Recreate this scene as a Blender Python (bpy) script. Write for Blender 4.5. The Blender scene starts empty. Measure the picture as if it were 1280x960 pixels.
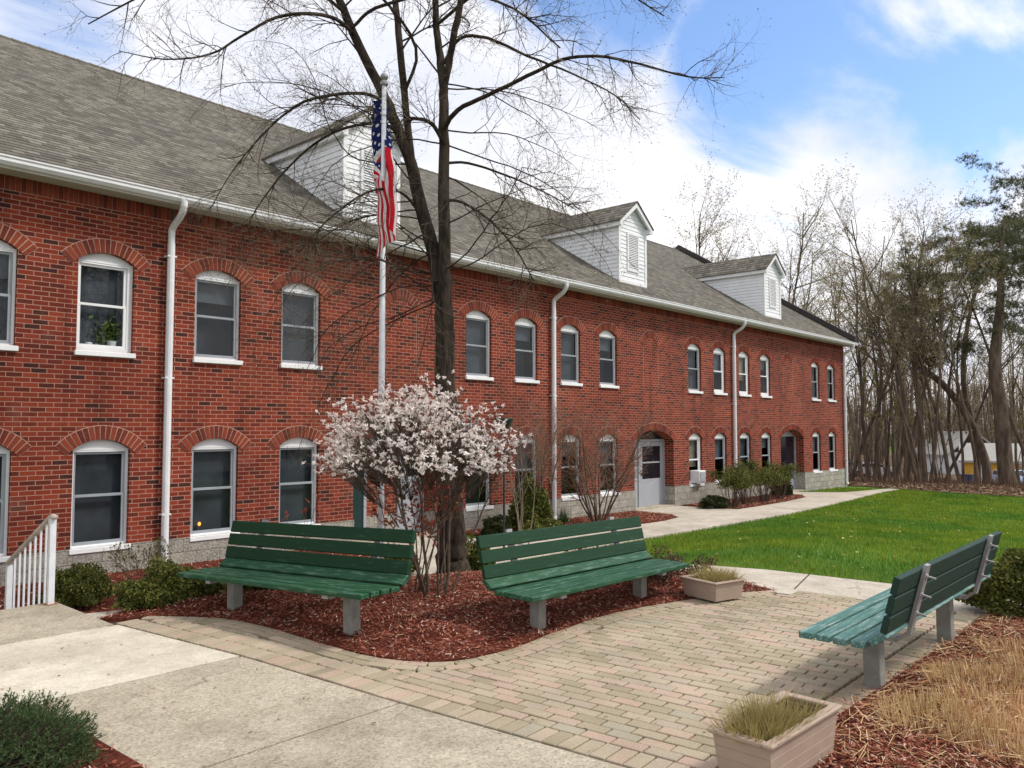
import bpy, math, random
import numpy as np
from mathutils import Vector, Matrix
from mathutils.geometry import delaunay_2d_cdt

sc = bpy.context.scene
COL = sc.collection
R = math.radians
rng = np.random.default_rng(7)
random.seed(7)

# ------------------------------------------------------------------ camera
YAW = R(41.9); PITCH = math.atan(54/1010.); FPX = 1010.
CAM = np.array([0, -12.4, 1.75])
cd = bpy.data.cameras.new('camera'); co = bpy.data.objects.new('camera', cd); COL.objects.link(co)
co.location = CAM; co.rotation_euler = (math.pi/2+PITCH, 0, YAW-math.pi/2)
cd.sensor_width = 36; cd.lens = 36*FPX/1280.; cd.clip_start = .05; cd.clip_end = 3000
sc.camera = co
sc.render.resolution_x = 1024; sc.render.resolution_y = 768

# ------------------------------------------------------------------ world, sun, exposure
SUN_EL, SUN_AZ = R(50), R(-52)          # azimuth measured from +X towards +Y
w = bpy.data.worlds.new('World'); sc.world = w; w.use_nodes = True
nt = w.node_tree; N = nt.nodes; Lk = nt.links; N.clear()
def wn(t, **k):
    n = N.new(t)
    for a, b in k.items(): setattr(n, a, b)
    return n
out = wn('ShaderNodeOutputWorld'); bg = wn('ShaderNodeBackground'); bg.inputs[1].default_value = .12
sky = wn('ShaderNodeTexSky', sky_type='NISHITA', sun_disc=False)
sky.sun_elevation = SUN_EL; sky.sun_rotation = math.pi/2-SUN_AZ
sky.air_density = 1.0; sky.dust_density = .6; sky.ozone_density = 2.0
tc = wn('ShaderNodeTexCoord'); sep = wn('ShaderNodeSeparateXYZ'); Lk.new(tc.outputs['Generated'], sep.inputs[0])
def wm(op, a, b=None, c=None, clamp=False):
    n = wn('ShaderNodeMath', operation=op, use_clamp=clamp)
    for i, v in enumerate((a, b, c)):
        if v is None: continue
        if hasattr(v, 'is_linked') or hasattr(v, 'links'): Lk.new(v, n.inputs[i])
        else: n.inputs[i].default_value = v
    return n.outputs[0]
zz = wm('ADD', wm('MAXIMUM', sep.outputs[2], 0.0), .14)
cmb = wn('ShaderNodeCombineXYZ')
Lk.new(wm('DIVIDE', sep.outputs[0], zz), cmb.inputs[0]); Lk.new(wm('DIVIDE', sep.outputs[1], zz), cmb.inputs[1])
n1 = wn('ShaderNodeTexNoise'); n1.inputs['Scale'].default_value = 1.1; n1.inputs['Detail'].default_value = 9; n1.inputs['Roughness'].default_value = .58; n1.inputs['Distortion'].default_value = .5
mp = wn('ShaderNodeMapping'); mp.inputs['Scale'].default_value = (1.0, 2.0, 1); mp.inputs['Rotation'].default_value = (0, 0, R(25)); mp.inputs['Location'].default_value = (3.1, 1.3, 0)
Lk.new(cmb.outputs[0], mp.inputs[0]); Lk.new(mp.outputs[0], n1.inputs['Vector'])
def camdir(x, y):
    f = np.array([math.cos(YAW)*math.cos(PITCH), math.sin(YAW)*math.cos(PITCH), math.sin(PITCH)])
    r = np.array([math.sin(YAW), -math.cos(YAW), 0]); u = np.cross(r, f)
    d = f*FPX+r*(x-640)-u*(y-480); return d
def blob(x, y, rad, soft):
    d = camdir(x, y); d = d/np.linalg.norm(d)
    vn = wn('ShaderNodeVectorMath', operation='DOT_PRODUCT'); Lk.new(tc.outputs['Generated'], vn.inputs[0]); vn.inputs[1].default_value = d
    mr = wn('ShaderNodeMapRange', interpolation_type='SMOOTHSTEP'); Lk.new(vn.outputs['Value'], mr.inputs[0])
    mr.inputs[1].default_value = math.cos(math.atan((rad+soft)/FPX)); mr.inputs[2].default_value = math.cos(math.atan(max(rad-soft, 1)/FPX))
    mr.inputs[3].default_value = 0; mr.inputs[4].default_value = 1
    return mr.outputs[0]
# open blue patches of the sky (directions), everything else is cloud
blue = wm('MAXIMUM', wm('MAXIMUM', blob(1160, -30, 190, 80), blob(720, -30, 95, 75)), wm('MULTIPLY', blob(70, 10, 60, 60), .8))
blue = wm('MAXIMUM', blue, blob(960, 90, 85, 70))
cov = wm('ADD', wm('MULTIPLY', blue, -.62), wm('ADD', wm('MULTIPLY', n1.outputs[0], 1.75), -.10))
mr = wn('ShaderNodeMapRange', interpolation_type='SMOOTHSTEP'); Lk.new(cov, mr.inputs[0]); mr.inputs[1].default_value = .16; mr.inputs[2].default_value = .62
n2 = wn('ShaderNodeTexNoise'); n2.inputs['Scale'].default_value = 1.0; n2.inputs['Detail'].default_value = 6; Lk.new(cmb.outputs[0], n2.inputs['Vector'])
cr = wn('ShaderNodeValToRGB'); Lk.new(n2.outputs[0], cr.inputs[0])
cr.color_ramp.elements[0].position = .38; cr.color_ramp.elements[0].color = (.74, .78, .86, 1)
cr.color_ramp.elements[1].position = .60; cr.color_ramp.elements[1].color = (1, 1, 1, 1)
cs = wn('ShaderNodeMix', data_type='RGBA', blend_type='MULTIPLY'); cs.inputs[0].default_value = 1; Lk.new(cr.outputs[0], cs.inputs[6]); cs.inputs[7].default_value = (8.1, 7.95, 8.05, 1)
skb = wn('ShaderNodeMix', data_type='RGBA', blend_type='MULTIPLY'); skb.inputs[0].default_value = 1; Lk.new(sky.outputs[0], skb.inputs[6]); skb.inputs[7].default_value = (1.35, 1.45, 1.6, 1)
mx = wn('ShaderNodeMix', data_type='RGBA'); Lk.new(mr.outputs[0], mx.inputs[0]); Lk.new(skb.outputs[2], mx.inputs[6]); Lk.new(cs.outputs[2], mx.inputs[7])
Lk.new(mx.outputs[2], bg.inputs[0]); Lk.new(bg.outputs[0], out.inputs[0])

sl = bpy.data.lights.new('sun', 'SUN'); so = bpy.data.objects.new('sun', sl); COL.objects.link(so)
sl.energy = 2.4; sl.angle = R(10); sl.color = (1, .95, .87)
sd = Vector((math.cos(SUN_EL)*math.cos(SUN_AZ), math.cos(SUN_EL)*math.sin(SUN_AZ), math.sin(SUN_EL)))
so.rotation_euler = sd.to_track_quat('Z', 'Y').to_euler()
sc.view_settings.view_transform = 'Standard'; sc.view_settings.look = 'None'
sc.view_settings.exposure = .32; sc.view_settings.gamma = 1
try: sc.view_settings.use_curve_mapping = False
except Exception: pass
sc.render.engine = 'CYCLES'
sc.cycles.max_bounces = 6; sc.cycles.transparent_max_bounces = 12

# ------------------------------------------------------------------ helpers
_fw = camdir(640, 480)/FPX
def P(x, y, depth):                       # point seen at pixel (1280x960 photo) at a depth
    return CAM+camdir(x, y)/FPX*depth
def sm(t): t = np.clip(t, 0, 1); return t*t*(3-2*t)
def zt(X, Y):                             # height of the terrain
    X = np.asarray(X, float); Y = np.asarray(Y, float)
    zb = -.38-.0113*np.clip(X-5.8, 0, 30)
    y0 = np.interp(X, [3.3, 4.5, 8.5], [-4.4, -5.2, -7.4]); y1 = np.interp(X, [3.0, 5.5], [-2.4, -3.4])
    s1 = sm((Y-y0)/(y1-y0)); s2 = sm((X-9.9)/13)
    z = zb*(1-(1-s1)*(1-s2))
    d = np.hypot(X-CAM[0], Y-CAM[1])
    return z-2.45*sm((d-36)/38)
def gnd(x, y):
    d = camdir(x, y); t = 2/FPX; 
    for i in range(4000):
        p = CAM+d*t
        if p[2] < zt(p[0], p[1]): break
        t *= 1.003
    return p
def mesh(name, V, F, mats, parent=None, mi=None, smooth=False, uv=None):
    """V (n,3); F list of index tuples or (m,k) array"""
    V = np.asarray(V, np.float32).reshape(-1, 3)
    me = bpy.data.meshes.new(name)
    if isinstance(F, np.ndarray):
        m, k = F.shape
        me.vertices.add(len(V)); me.vertices.foreach_set('co', V.ravel())
        me.loops.add(m*k); me.loops.foreach_set('vertex_index', F.astype(np.int32).ravel())
        me.polygons.add(m); me.polygons.foreach_set('loop_start', np.arange(0, m*k, k, dtype=np.int32))
        try: me.polygons.foreach_set('loop_total', np.full(m, k, dtype=np.int32))
        except Exception: pass
        me.update(calc_edges=True); me.validate()
    else:
        me.from_pydata([tuple(map(float, v)) for v in V], [], F); me.update()
    if not isinstance(mats, (list, tuple)): mats = [mats]
    for m_ in mats: me.materials.append(m_)
    if mi is not None: me.polygons.foreach_set('material_index', np.asarray(mi, np.int32))
    if smooth: me.polygons.foreach_set('use_smooth', np.ones(len(me.polygons), bool))
    if uv is not None:
        ul = me.uv_layers.new(name='UVMap'); li = np.zeros(len(me.loops), np.int32); me.loops.foreach_get('vertex_index', li)
        ul.data.foreach_set('uv', np.asarray(uv, np.float32)[li].ravel())
    o = bpy.data.objects.new(name, me); COL.objects.link(o)
    if parent: o.parent = parent
    return o
def tag(o, label=None, cat=None, group=None, kind=None):
    if label: o['label'] = label
    if cat: o['category'] = cat
    if group: o['group'] = group
    if kind: o['kind'] = kind
    return o
def empty(name, loc, label, cat, group=None, rz=0):
    o = bpy.data.objects.new(name, None); COL.objects.link(o); o.location = [float(v) for v in loc]; o.rotation_euler = (0, 0, rz)
    o.empty_display_size = .2
    return tag(o, label, cat, group)
def dup(o, loc=None, rz=None, sc_=None, label=None, group=None):
    c = o.copy(); COL.objects.link(c)
    if loc is not None: c.location = [float(v) for v in loc]
    if rz is not None: c.rotation_euler = (0, 0, rz)
    if sc_ is not None: c.scale = sc_ if hasattr(sc_, '__len__') else (sc_,)*3
    if label: c['label'] = label
    if group: c['group'] = group
    for ch in list(o.children):
        d = ch.copy(); COL.objects.link(d); d.parent = c
        for g in list(ch.children):
            e = g.copy(); COL.objects.link(e); e.parent = d
    return c
class MB:
    def __init__(s): s.v = []; s.f = []; s.m = []
    def add(s, V, F, m=0):
        b = len(s.v); s.v += [tuple(map(float, q)) for q in V]; s.f += [tuple(i+b for i in f) for f in F]; s.m += [m]*len(F)
    def quad(s, a, b, c, d, m=0): s.add([a, b, c, d], [(0, 1, 2, 3)], m)
    def box(s, x0, x1, y0, y1, z0, z1, m=0, M=None, bev=0):
        if bev > 0:
            b = bev; V = []
            for (X, sx) in ((x0, 1), (x1, -1)):
                for (Y, sy) in ((y0, 1), (y1, -1)):
                    for (Z, sz) in ((z0, 1), (z1, -1)):
                        V += [(X, Y+sy*b, Z+sz*b), (X+sx*b, Y, Z+sz*b), (X+sx*b, Y+sy*b, Z)]
            def id(i, j, k, c): return ((i*2+j)*2+k)*3+c
            F = []
            for i in (0, 1): 
                q = [id(i, 0, 0, 0), id(i, 0, 1, 0), id(i, 1, 1, 0), id(i, 1, 0, 0)]; F.append(tuple(q if i == 0 else q[::-1]))
                q = [id(0, i, 0, 1), id(1, i, 0, 1), id(1, i, 1, 1), id(0, i, 1, 1)]; F.append(tuple(q if i == 0 else q[::-1]))
                q = [id(0, 0, i, 2), id(0, 1, i, 2), id(1, 1, i, 2), id(1, 0, i, 2)]; F.append(tuple(q if i == 0 else q[::-1]))
            for a in (0, 1):
                for c in (0, 1):
                    F += [(id(a, c, 0, 0), id(a, c, 1, 0), id(a, c, 1, 1), id(a, c, 0, 1))]
                    F += [(id(a, 0, c, 0), id(a, 1, c, 0), id(a, 1, c, 2), id(a, 0, c, 2))]
                    F += [(id(0, a, c, 1), id(1, a, c, 1), id(1, a, c, 2), id(0, a, c, 2))]
            for i in (0, 1):
                for j in (0, 1):
                    for k in (0, 1): F.append((id(i, j, k, 0), id(i, j, k, 1), id(i, j, k, 2)))
        else:
            V = [(x, y, z) for x in (x0, x1) for y in (y0, y1) for z in (z0, z1)]
            F = [(0, 1, 3, 2), (4, 6, 7, 5), (0, 4, 5, 1), (2, 3, 7, 6), (0, 2, 6, 4), (1, 5, 7, 3)]
        if M is not None: V = [tuple(M @ Vector(q)) for q in V]
        s.add(V, F, m)
    def prism(s, poly, y0, y1, m=0):      # polygon in XZ pushed along Y
        n = len(poly); V = [(x, y0, z) for x, z in poly]+[(x, y1, z) for x, z in poly]
        s.add(V, [tuple(range(n)), tuple(range(2*n-1, n-1, -1))]+[(i, i+n, (i+1) % n+n, (i+1) % n) for i in range(n)], m)
    def tube(s, pts, rad, k=8, m=0, cap=True):
        V, F = tube_arr([(np.array(pts, float), np.broadcast_to(np.array(rad, float), (len(pts),)))], k)
        b = len(s.v); s.v += [tuple(map(float, q)) for q in V]; s.f += [tuple(int(i)+b for i in f) for f in F]; s.m += [m]*len(F)
        if cap:
            s.f += [tuple(b+i for i in range(k))[::-1], tuple(b+len(V)-k+i for i in range(k))]; s.m += [m, m]
    def build(s, name, mats, parent=None, smooth=False):
        return mesh(name, s.v, s.f, mats, parent, s.m, smooth)
def tube_arr(polys, k=3):
    Vs = []; Fs = []; base = 0
    ang = np.arange(k)/k*2*np.pi; ca, sa = np.cos(ang), np.sin(ang)
    for pts, rad in polys:
        n = len(pts); T = np.gradient(pts, axis=0); T /= np.linalg.norm(T, axis=1)[:, None]+1e-9
        m = np.abs(T.mean(0)); ref = np.zeros(3); ref[int(np.argmin(m))] = 1
        A = np.cross(T, ref); A /= np.linalg.norm(A, axis=1)[:, None]+1e-9; B = np.cross(T, A)
        ring = pts[:, None, :]+rad[:, None, None]*(A[:, None, :]*ca[None, :, None]+B[:, None, :]*sa[None, :, None])
        Vs.append(ring.reshape(-1, 3))
        i = np.arange(n-1)[:, None]*k; j = np.arange(k)[None, :]; j2 = (j+1) % k
        Fs.append(np.stack([i+j, i+j2, i+k+j2, i+k+j], -1).reshape(-1, 4)+base); base += n*k
    return np.concatenate(Vs), np.concatenate(Fs)
def spl(pts, n=6):                        # Catmull-Rom through points (rows may carry a radius)
    p = np.array(pts, float); p = np.vstack([2*p[0]-p[1], p, 2*p[-1]-p[-2]]); o = []
    for i in range(1, len(p)-2):
        for t in np.arange(n)/n:
            o.append(.5*((2*p[i])+(-p[i-1]+p[i+1])*t+(2*p[i-1]-5*p[i]+4*p[i+1]-p[i+2])*t*t+(-p[i-1]+3*p[i]-3*p[i+1]+p[i+2])*t**3))
    o.append(p[-2]); return np.array(o)
def quads(C, A, B):                       # many quads: centres, half axes
    V = np.stack([C-A-B, C+A-B, C+A+B, C-A+B], 1).reshape(-1, 3)
    return V, np.arange(len(V)).reshape(-1, 4)
def blades(C, D, W):                      # thin triangles: root, tip vector, half width vector
    V = np.stack([C-W, C+W, C+D], 1).reshape(-1, 3)
    return V, np.arange(len(V)).reshape(-1, 3)
def rvec(n, r=rng):
    v = r.normal(size=(n, 3)); return v/np.linalg.norm(v, axis=1)[:, None]
def inpoly(X, Y, poly):
    ins = np.zeros(len(X), bool); n = len(poly)
    for i in range(n):
        x1, y1 = poly[i][:2]; x2, y2 = poly[(i+1) % n][:2]
        c = ((y1 > Y) != (y2 > Y)); xi = (x2-x1)*(Y-y1)/(y2-y1+1e-12)+x1
        ins ^= c & (X < xi)
    return ins

# ------------------------------------------------------------------ materials
class NT:
    def __init__(s, name, rough=.8, spec=.3):
        s.m = bpy.data.materials.new(name); s.m.use_nodes = True; s.t = s.m.node_tree
        s.b = s.t.nodes['Principled BSDF']; s.b.inputs['Roughness'].default_value = rough
        s.b.inputs['Specular IOR Level'].default_value = spec
    def n(s, t, ins=None, **k):
        n = s.t.nodes.new(t)
        for a, b in k.items(): setattr(n, a, b)
        for a, b in (ins or {}).items():
            if hasattr(b, 'links'): s.t.links.new(b, n.inputs[a])
            else: n.inputs[a].default_value = b
        return n
    def ramp(s, fac, stops):
        n = s.n('ShaderNodeValToRGB', {0: fac}); e = n.color_ramp.elements
        while len(e) < len(stops): e.new(.5)
        for i, (p, c) in enumerate(stops): e[i].position = p; e[i].color = tuple(c)+(1,)
        return n.outputs[0]
    def noise(s, scale, detail=4, vec=None, rough=.55, w=None):
        i = {'Scale': scale, 'Detail': detail, 'Roughness': rough}
        if vec is not None: i['Vector'] = vec
        return s.n('ShaderNodeTexNoise', i).outputs[0]
    def mix(s, f, a, b, mode='MIX'):
        def c(v): return v if hasattr(v, 'links') else tuple(v)+(1,)
        return s.n('ShaderNodeMix', {0: f, 6: c(a), 7: c(b)}, data_type='RGBA', blend_type=mode).outputs[2]
    def math(s, op, a, b=0.0, clamp=False):
        return s.n('ShaderNodeMath', {0: a, 1: b}, operation=op, use_clamp=clamp).outputs[0]
    def pos(s): return s.n('ShaderNodeNewGeometry').outputs['Position']
    def island(s): return s.n('ShaderNodeNewGeometry').outputs['Random Per Island']
    def obj(s): return s.n('ShaderNodeTexCoord').outputs['Object']
    def bump(s, h, dist=.01, strength=1.0):
        b = s.n('ShaderNodeBump', {'Height': h, 'Distance': dist, 'Strength': strength}); s.t.links.new(b.outputs[0], s.b.inputs['Normal'])
    def col(s, c): 
        if hasattr(c, 'links'): s.t.links.new(c, s.b.inputs['Base Color'])
        else: s.b.inputs['Base Color'].default_value = tuple(c)+(1,)
        return s
def plain(name, c, rough=.6, spec=.4, var=.12, scale=6, bump=0, metal=0):
    m = NT(name, rough, spec); v = m.noise(scale, 5, m.pos())
    m.col(m.ramp(v, [(.3, [x*(1-var) for x in c]), (.7, [min(1, x*(1+var)) for x in c])]))
    m.b.inputs['Metallic'].default_value = metal
    if bump: m.bump(m.noise(scale*6, 4, m.pos()), bump)
    return m.m
def leafmat(name, stops, rough=.6, trans=.25, spec=.2, patch=False, tint=(.78, .80, .74)):
    m = NT(name, rough, spec); c = m.ramp(m.island(), stops); v = m.noise(1.7, 3, m.pos())
    v2 = m.noise(.42, 4, m.pos()); c = m.mix(m.ramp(v, [(.35, (0, 0, 0)), (.65, (1, 1, 1))]), c, m.mix(1.0, c, tint, 'MULTIPLY')); c = m.mix(m.ramp(v2, [(.40, (0, 0, 0)), (.55, (1, 1, 1))]), c, m.mix(1.0, c, (1.85, 1.25, 1.0), 'MULTIPLY')) if patch else c; m.col(c)
    if trans:
        tr = m.n('ShaderNodeBsdfTranslucent', {0: c}); ms = m.n('ShaderNodeMixShader', {0: trans, 1: m.b.outputs[0], 2: tr.outputs[0]})
        m.t.links.new(ms.outputs[0], m.t.nodes['Material Output'].inputs[0])
    return m.m
def wallvec(m):
    g = m.n('ShaderNodeNewGeometry'); s = m.n('ShaderNodeSeparateXYZ', {0: g.outputs['Position']}); n = m.n('ShaderNodeSeparateXYZ', {0: g.outputs['True Normal']})
    f = m.math('GREATER_THAN', m.math('ABSOLUTE', n.outputs[1]), .6)
    u = m.n('ShaderNodeMix', {0: f, 2: s.outputs[1], 3: s.outputs[0]}, data_type='FLOAT').outputs[0]
    return m.n('ShaderNodeCombineXYZ', {0: u, 1: s.outputs[2]}).outputs[0], g.outputs['Position']
BRICK = [(0, (.014, .009, .011)), (.05, (.022, .011, .012)), (.09, (.07, .014, .010)), (.25, (.125, .018, .010)), (.55, (.19, .027, .013)), (.85, (.25, .042, .018)), (1, (.15, .020, .012))]
def m_brick():
    m = NT('brick_wall_red', .85, .2); v, pos = wallvec(m)
    # slight unevenness of the joints
    wob = m.n('ShaderNodeVectorMath', {0: m.n('ShaderNodeTexNoise', {'Vector': pos, 'Scale': 9.0, 'Detail': 2.0}).outputs['Color'], 1: (.006, .004, 0)}, operation='MULTIPLY').outputs[0]
    v = m.n('ShaderNodeVectorMath', {0: v, 1: wob}, operation='ADD').outputs[0]
    b = m.n('ShaderNodeTexBrick', {'Vector': v, 'Color1': (0, 0, 0, 1), 'Color2': (1, 1, 1, 1), 'Mortar': (0, 0, 0, 1), 'Scale': 1.0, 'Mortar Size': .006, 'Mortar Smooth': .15, 'Bias': 0.0, 'Brick Width': .203, 'Row Height': .0677}, offset=.5)
    c = m.ramp(b.outputs[0], BRICK)
    big = m.noise(.55, 4, pos); fine = m.noise(60, 3, pos)
    c = m.mix(m.ramp(fine, [(.35, (0, 0, 0)), (.75, (.35, .35, .35))]), c, (.28, .075, .045))
    mort = m.mix(fine, (.35, .175, .125), (.48, .28, .21))
    c = m.mix(b.outputs['Fac'], c, mort)
    c = m.mix(1.0, c, m.ramp(big, [(.3, (.74, .70, .70)), (.7, (1.14, 1.10, 1.08))]), 'MULTIPLY')
    sv = m.n('ShaderNodeVectorMath', {0: pos, 1: (1.6, 1.6, .16)}, operation='MULTIPLY').outputs[0]; stv = m.noise(1.4, 6, sv, .7)
    c = m.mix(1.0, c, m.ramp(stv, [(.34, (.70, .68, .68)), (.48, (1, 1, 1)), (.62, (1, 1, 1)), (.72, (1.16, 1.15, 1.15))]), 'MULTIPLY')
    rust = m.noise(.9, 5, pos, .6); c = m.mix(m.ramp(rust, [(.60, (0, 0, 0)), (.78, (.28, .28, .28))]), c, (.40, .27, .22))
    m.col(c)
    h = m.math('ADD', m.math('SUBTRACT', 1.0, b.outputs['Fac']), m.math('MULTIPLY', fine, .25)); m.bump(h, .006, .8)
    return m.m
def m_archbrick():
    m = NT('brick_arch_red', .85, .2); c = m.ramp(m.island(), [(0, (.03, .014, .014)), (.12, (.10, .018, .012)), (.5, (.18, .030, .016)), (1, (.25, .048, .022))])
    f = m.noise(50, 4, m.pos()); m.col(m.mix(m.ramp(f, [(.4, (0, 0, 0)), (.8, (.4, .4, .4))]), c, (.30, .09, .055))); m.bump(f, .004); return m.m
def m_stone():
    m = NT('split_face_block', .9, .2); v, pos = wallvec(m)
    b = m.n('ShaderNodeTexBrick', {'Vector': v, 'Color1': (0, 0, 0, 1), 'Color2': (1, 1, 1, 1), 'Mortar': (.5, .5, .5, 1), 'Scale': 1.0, 'Mortar Size': .005, 'Brick Width': .405, 'Row Height': .203}, offset=.5)
    f = m.noise(28, 7, pos, .7); g = m.noise(5, 4, pos)
    c = m.ramp(f, [(.32, (.20, .19, .17)), (.5, (.44, .415, .37)), (.7, (.64, .61, .55))])
    c = m.mix(1.0, c, m.ramp(b.outputs[0], [(0, (.86, .86, .86)), (1, (1.08, 1.06, 1.02))]), 'MULTIPLY')
    c = m.mix(1.0, c, m.ramp(g, [(.3, (.75, .74, .72)), (.65, (1.05, 1.05, 1.05))]), 'MULTIPLY')
    c = m.mix(b.outputs['Fac'], c, (.22, .205, .18)); m.col(c)
    m.bump(m.math('ADD', m.math('MULTIPLY', f, 1.0), m.math('MULTIPLY', b.outputs['Fac'], -.3)), .045, 1.0); return m.m
def m_shingle(name='roof_shingles', axis=0):
    m = NT(name, .9, .15); s = m.n('ShaderNodeSeparateXYZ', {0: m.pos()})
    vec = m.n('ShaderNodeCombineXYZ', {0: s.outputs[0 if axis == 0 else 1], 1: m.math('MULTIPLY', s.outputs[2], 1.87 if axis == 0 else 1.3)}).outputs[0]
    wob = m.n('ShaderNodeTexNoise', {'Vector': m.pos(), 'Scale': 3.0, 'Detail': 3.0}).outputs['Color']
    vec = m.n('ShaderNodeVectorMath', {0: vec, 1: m.n('ShaderNodeVectorMath', {0: wob, 1: (.05, .025, 0)}, operation='MULTIPLY').outputs[0]}, operation='ADD').outputs[0]
    b = m.n('ShaderNodeTexBrick', {'Vector': vec, 'Color1': (0, 0, 0, 1), 'Color2': (1, 1, 1, 1), 'Mortar': (0, 0, 0, 1), 'Scale': 1.0, 'Mortar Size': .004, 'Mortar Smooth': .4, 'Brick Width': .17, 'Row Height': .142}, offset=.37)
    c = m.ramp(b.outputs[0], [(0, (.070, .065, .057)), (.35, (.125, .116, .099)), (.7, (.170, .158, .134)), (1, (.235, .22, .188))])
    f = m.noise(90, 4, m.pos()); g = m.noise(.8, 4, m.pos())
    c = m.mix(.3, c, m.mix(f, (.08, .072, .06), (.26, .235, .19)))
    c = m.mix(1.0, c, m.ramp(g, [(.3, (.82, .82, .82)), (.7, (1.12, 1.11, 1.08))]), 'MULTIPLY')
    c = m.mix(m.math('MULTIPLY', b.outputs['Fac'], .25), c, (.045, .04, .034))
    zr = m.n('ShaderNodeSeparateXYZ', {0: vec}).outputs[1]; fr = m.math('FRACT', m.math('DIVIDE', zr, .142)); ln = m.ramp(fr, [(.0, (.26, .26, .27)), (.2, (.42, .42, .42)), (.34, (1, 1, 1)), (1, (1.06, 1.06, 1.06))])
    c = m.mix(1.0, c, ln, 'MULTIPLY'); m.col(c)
    m.bump(m.math('SUBTRACT', 1.0, b.outputs['Fac']), .02, 1.0); return m.m
def m_concrete(name, a, b, speck=.5):
    m = NT(name, .9, .2); p = m.pos(); f = m.noise(85, 5, p, .8); g = m.noise(1.6, 5, p); v = m.n('ShaderNodeTexVoronoi', {'Vector': p, 'Scale': 75.0})
    vn = m.n('ShaderNodeSeparateColor', {0: v.outputs['Color']}).outputs[0]
    c = m.mix(g, a, b); c = m.mix(speck, c, m.mix(1.0, c, m.ramp(vn, [(0, (.45, .43, .4)), (.25, (.85, .84, .82)), (.8, (1.1, 1.1, 1.1)), (1, (1.45, 1.42, 1.4))]), 'MULTIPLY'))
    st = m.noise(4.0, 6, p, .7); c = m.mix(1.0, c, m.ramp(st, [(.32, (.80, .79, .76)), (.55, (1, 1, 1))]), 'MULTIPLY')
    cr_ = m.n('ShaderNodeTexVoronoi', {'Vector': p, 'Scale': .7}, feature='DISTANCE_TO_EDGE').outputs[0]
    pw = m.n('ShaderNodeVectorMath', {0: p, 1: m.n('ShaderNodeVectorMath', {0: m.n('ShaderNodeTexNoise', {'Vector': p, 'Scale': 2.2, 'Detail': 6.0}).outputs['Color'], 1: (.5, .5, 0)}, operation='MULTIPLY').outputs[0]}, operation='ADD').outputs[0]
    ck_ = m.n('ShaderNodeTexVoronoi', {'Vector': pw, 'Scale': .55}, feature='DISTANCE_TO_EDGE').outputs[0]; msk = m.noise(.8, 2, p)
    c = m.mix(m.math('MULTIPLY', m.ramp(ck_, [(0, (.75, .75, .75)), (.0035, (0, 0, 0))]), m.ramp(msk, [(.5, (0, 0, 0)), (.56, (1, 1, 1))])), c, (.12, .10, .08))
    bl_ = m.noise(.9, 6, pw, .65); c = m.mix(1.0, c, m.ramp(bl_, [(.36, (.80, .79, .77)), (.56, (1.04, 1.04, 1.03))]), 'MULTIPLY')
    m.col(c); m.bump(f, .004); return m.m
def m_glass(name, tint=(.75, .8, .82), refl=.035):
    m = NT(name); t = m.n('ShaderNodeBsdfTransparent', {0: tint+(1,)}); g = m.n('ShaderNodeBsdfGlossy', {'Color': (1, 1, 1, 1), 'Roughness': .0})
    fr = m.n('ShaderNodeLayerWeight', {0: .25}); f = m.math('ADD', m.math('MULTIPLY', fr.outputs['Fresnel'], .14), refl, True)
    ms = m.n('ShaderNodeMixShader', {0: f, 1: t.outputs[0], 2: g.outputs[0]}); m.t.links.new(ms.outputs[0], m.t.nodes['Material Output'].inputs[0]); return m.m
def m_bark(name, a, b, scale=14, spec=.1):
    m = NT(name, .95, spec); p = m.n('ShaderNodeVectorMath', {0: m.pos(), 1: (1, 1, .22)}, operation='MULTIPLY').outputs[0]
    f = m.noise(scale, 6, p, .7); m.col(m.ramp(f, [(.36, a), (.64, b)])); m.bump(f, .05); return m.m
def m_siding():
    m = NT('white_siding', .55, .35); g = m.noise(2.5, 4, m.pos()); m.col(m.ramp(g, [(.3, (.72, .74, .76)), (.7, (.82, .83, .84))])); return m.m
def m_green(name, a, b, worn, amt, rough=.42):
    m = NT(name, rough, .22); p = m.obj(); q = m.n('ShaderNodeVectorMath', {0: p, 1: (1.6, 17, 13)}, operation='MULTIPLY').outputs[0]; q = m.n('ShaderNodeVectorMath', {0: q, 1: (.3, 1.7, .7)}, operation='ADD').outputs[0]
    g = m.noise(1.5, 6, q, .65); s = m.noise(3.2, 7, q, .78)
    c = m.mix(g, a, b); c = m.mix(m.ramp(s, [(.60-amt, (0, 0, 0)), (.78-amt, (.75, .75, .75))]), c, worn); 
    d = m.noise(38, 4, q, .6); c = m.mix(m.ramp(d, [(.57, (0, 0, 0)), (.66, (.7, .7, .7))]), c, (.02, .035, .03))
    m.col(c); m.bump(m.math('ADD', s, m.math('MULTIPLY', d, .4)), .004); return m.m

M = {}
M['brick'] = m_brick(); M['arch'] = m_archbrick(); M['mortar'] = plain('arch_mortar', (.42, .26, .20), .9, .1, .2, 30)
M['stone'] = m_stone(); M['roof'] = m_shingle(); M['roofd'] = m_shingle('dormer_shingles', 1)
M['white'] = plain('white_paint', (.78, .79, .80), .45, .4, .05, 3)
M['gutter'] = plain('white_gutter', (.74, .75, .77), .4, .4, .07, 4); M['soffit'] = plain('soffit_paint', (.50, .49, .48), .7, .2, .08, 3)
M['siding'] = m_siding(); M['fascia'] = plain('dark_fascia', (.045, .036, .036), .6, .3, .2, 3)
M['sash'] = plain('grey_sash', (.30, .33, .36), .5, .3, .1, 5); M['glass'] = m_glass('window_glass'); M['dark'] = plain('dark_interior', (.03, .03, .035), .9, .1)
M['screen'] = plain('insect_screen', (.12, .13, .145), .7, .2, .15, 3)
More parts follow.
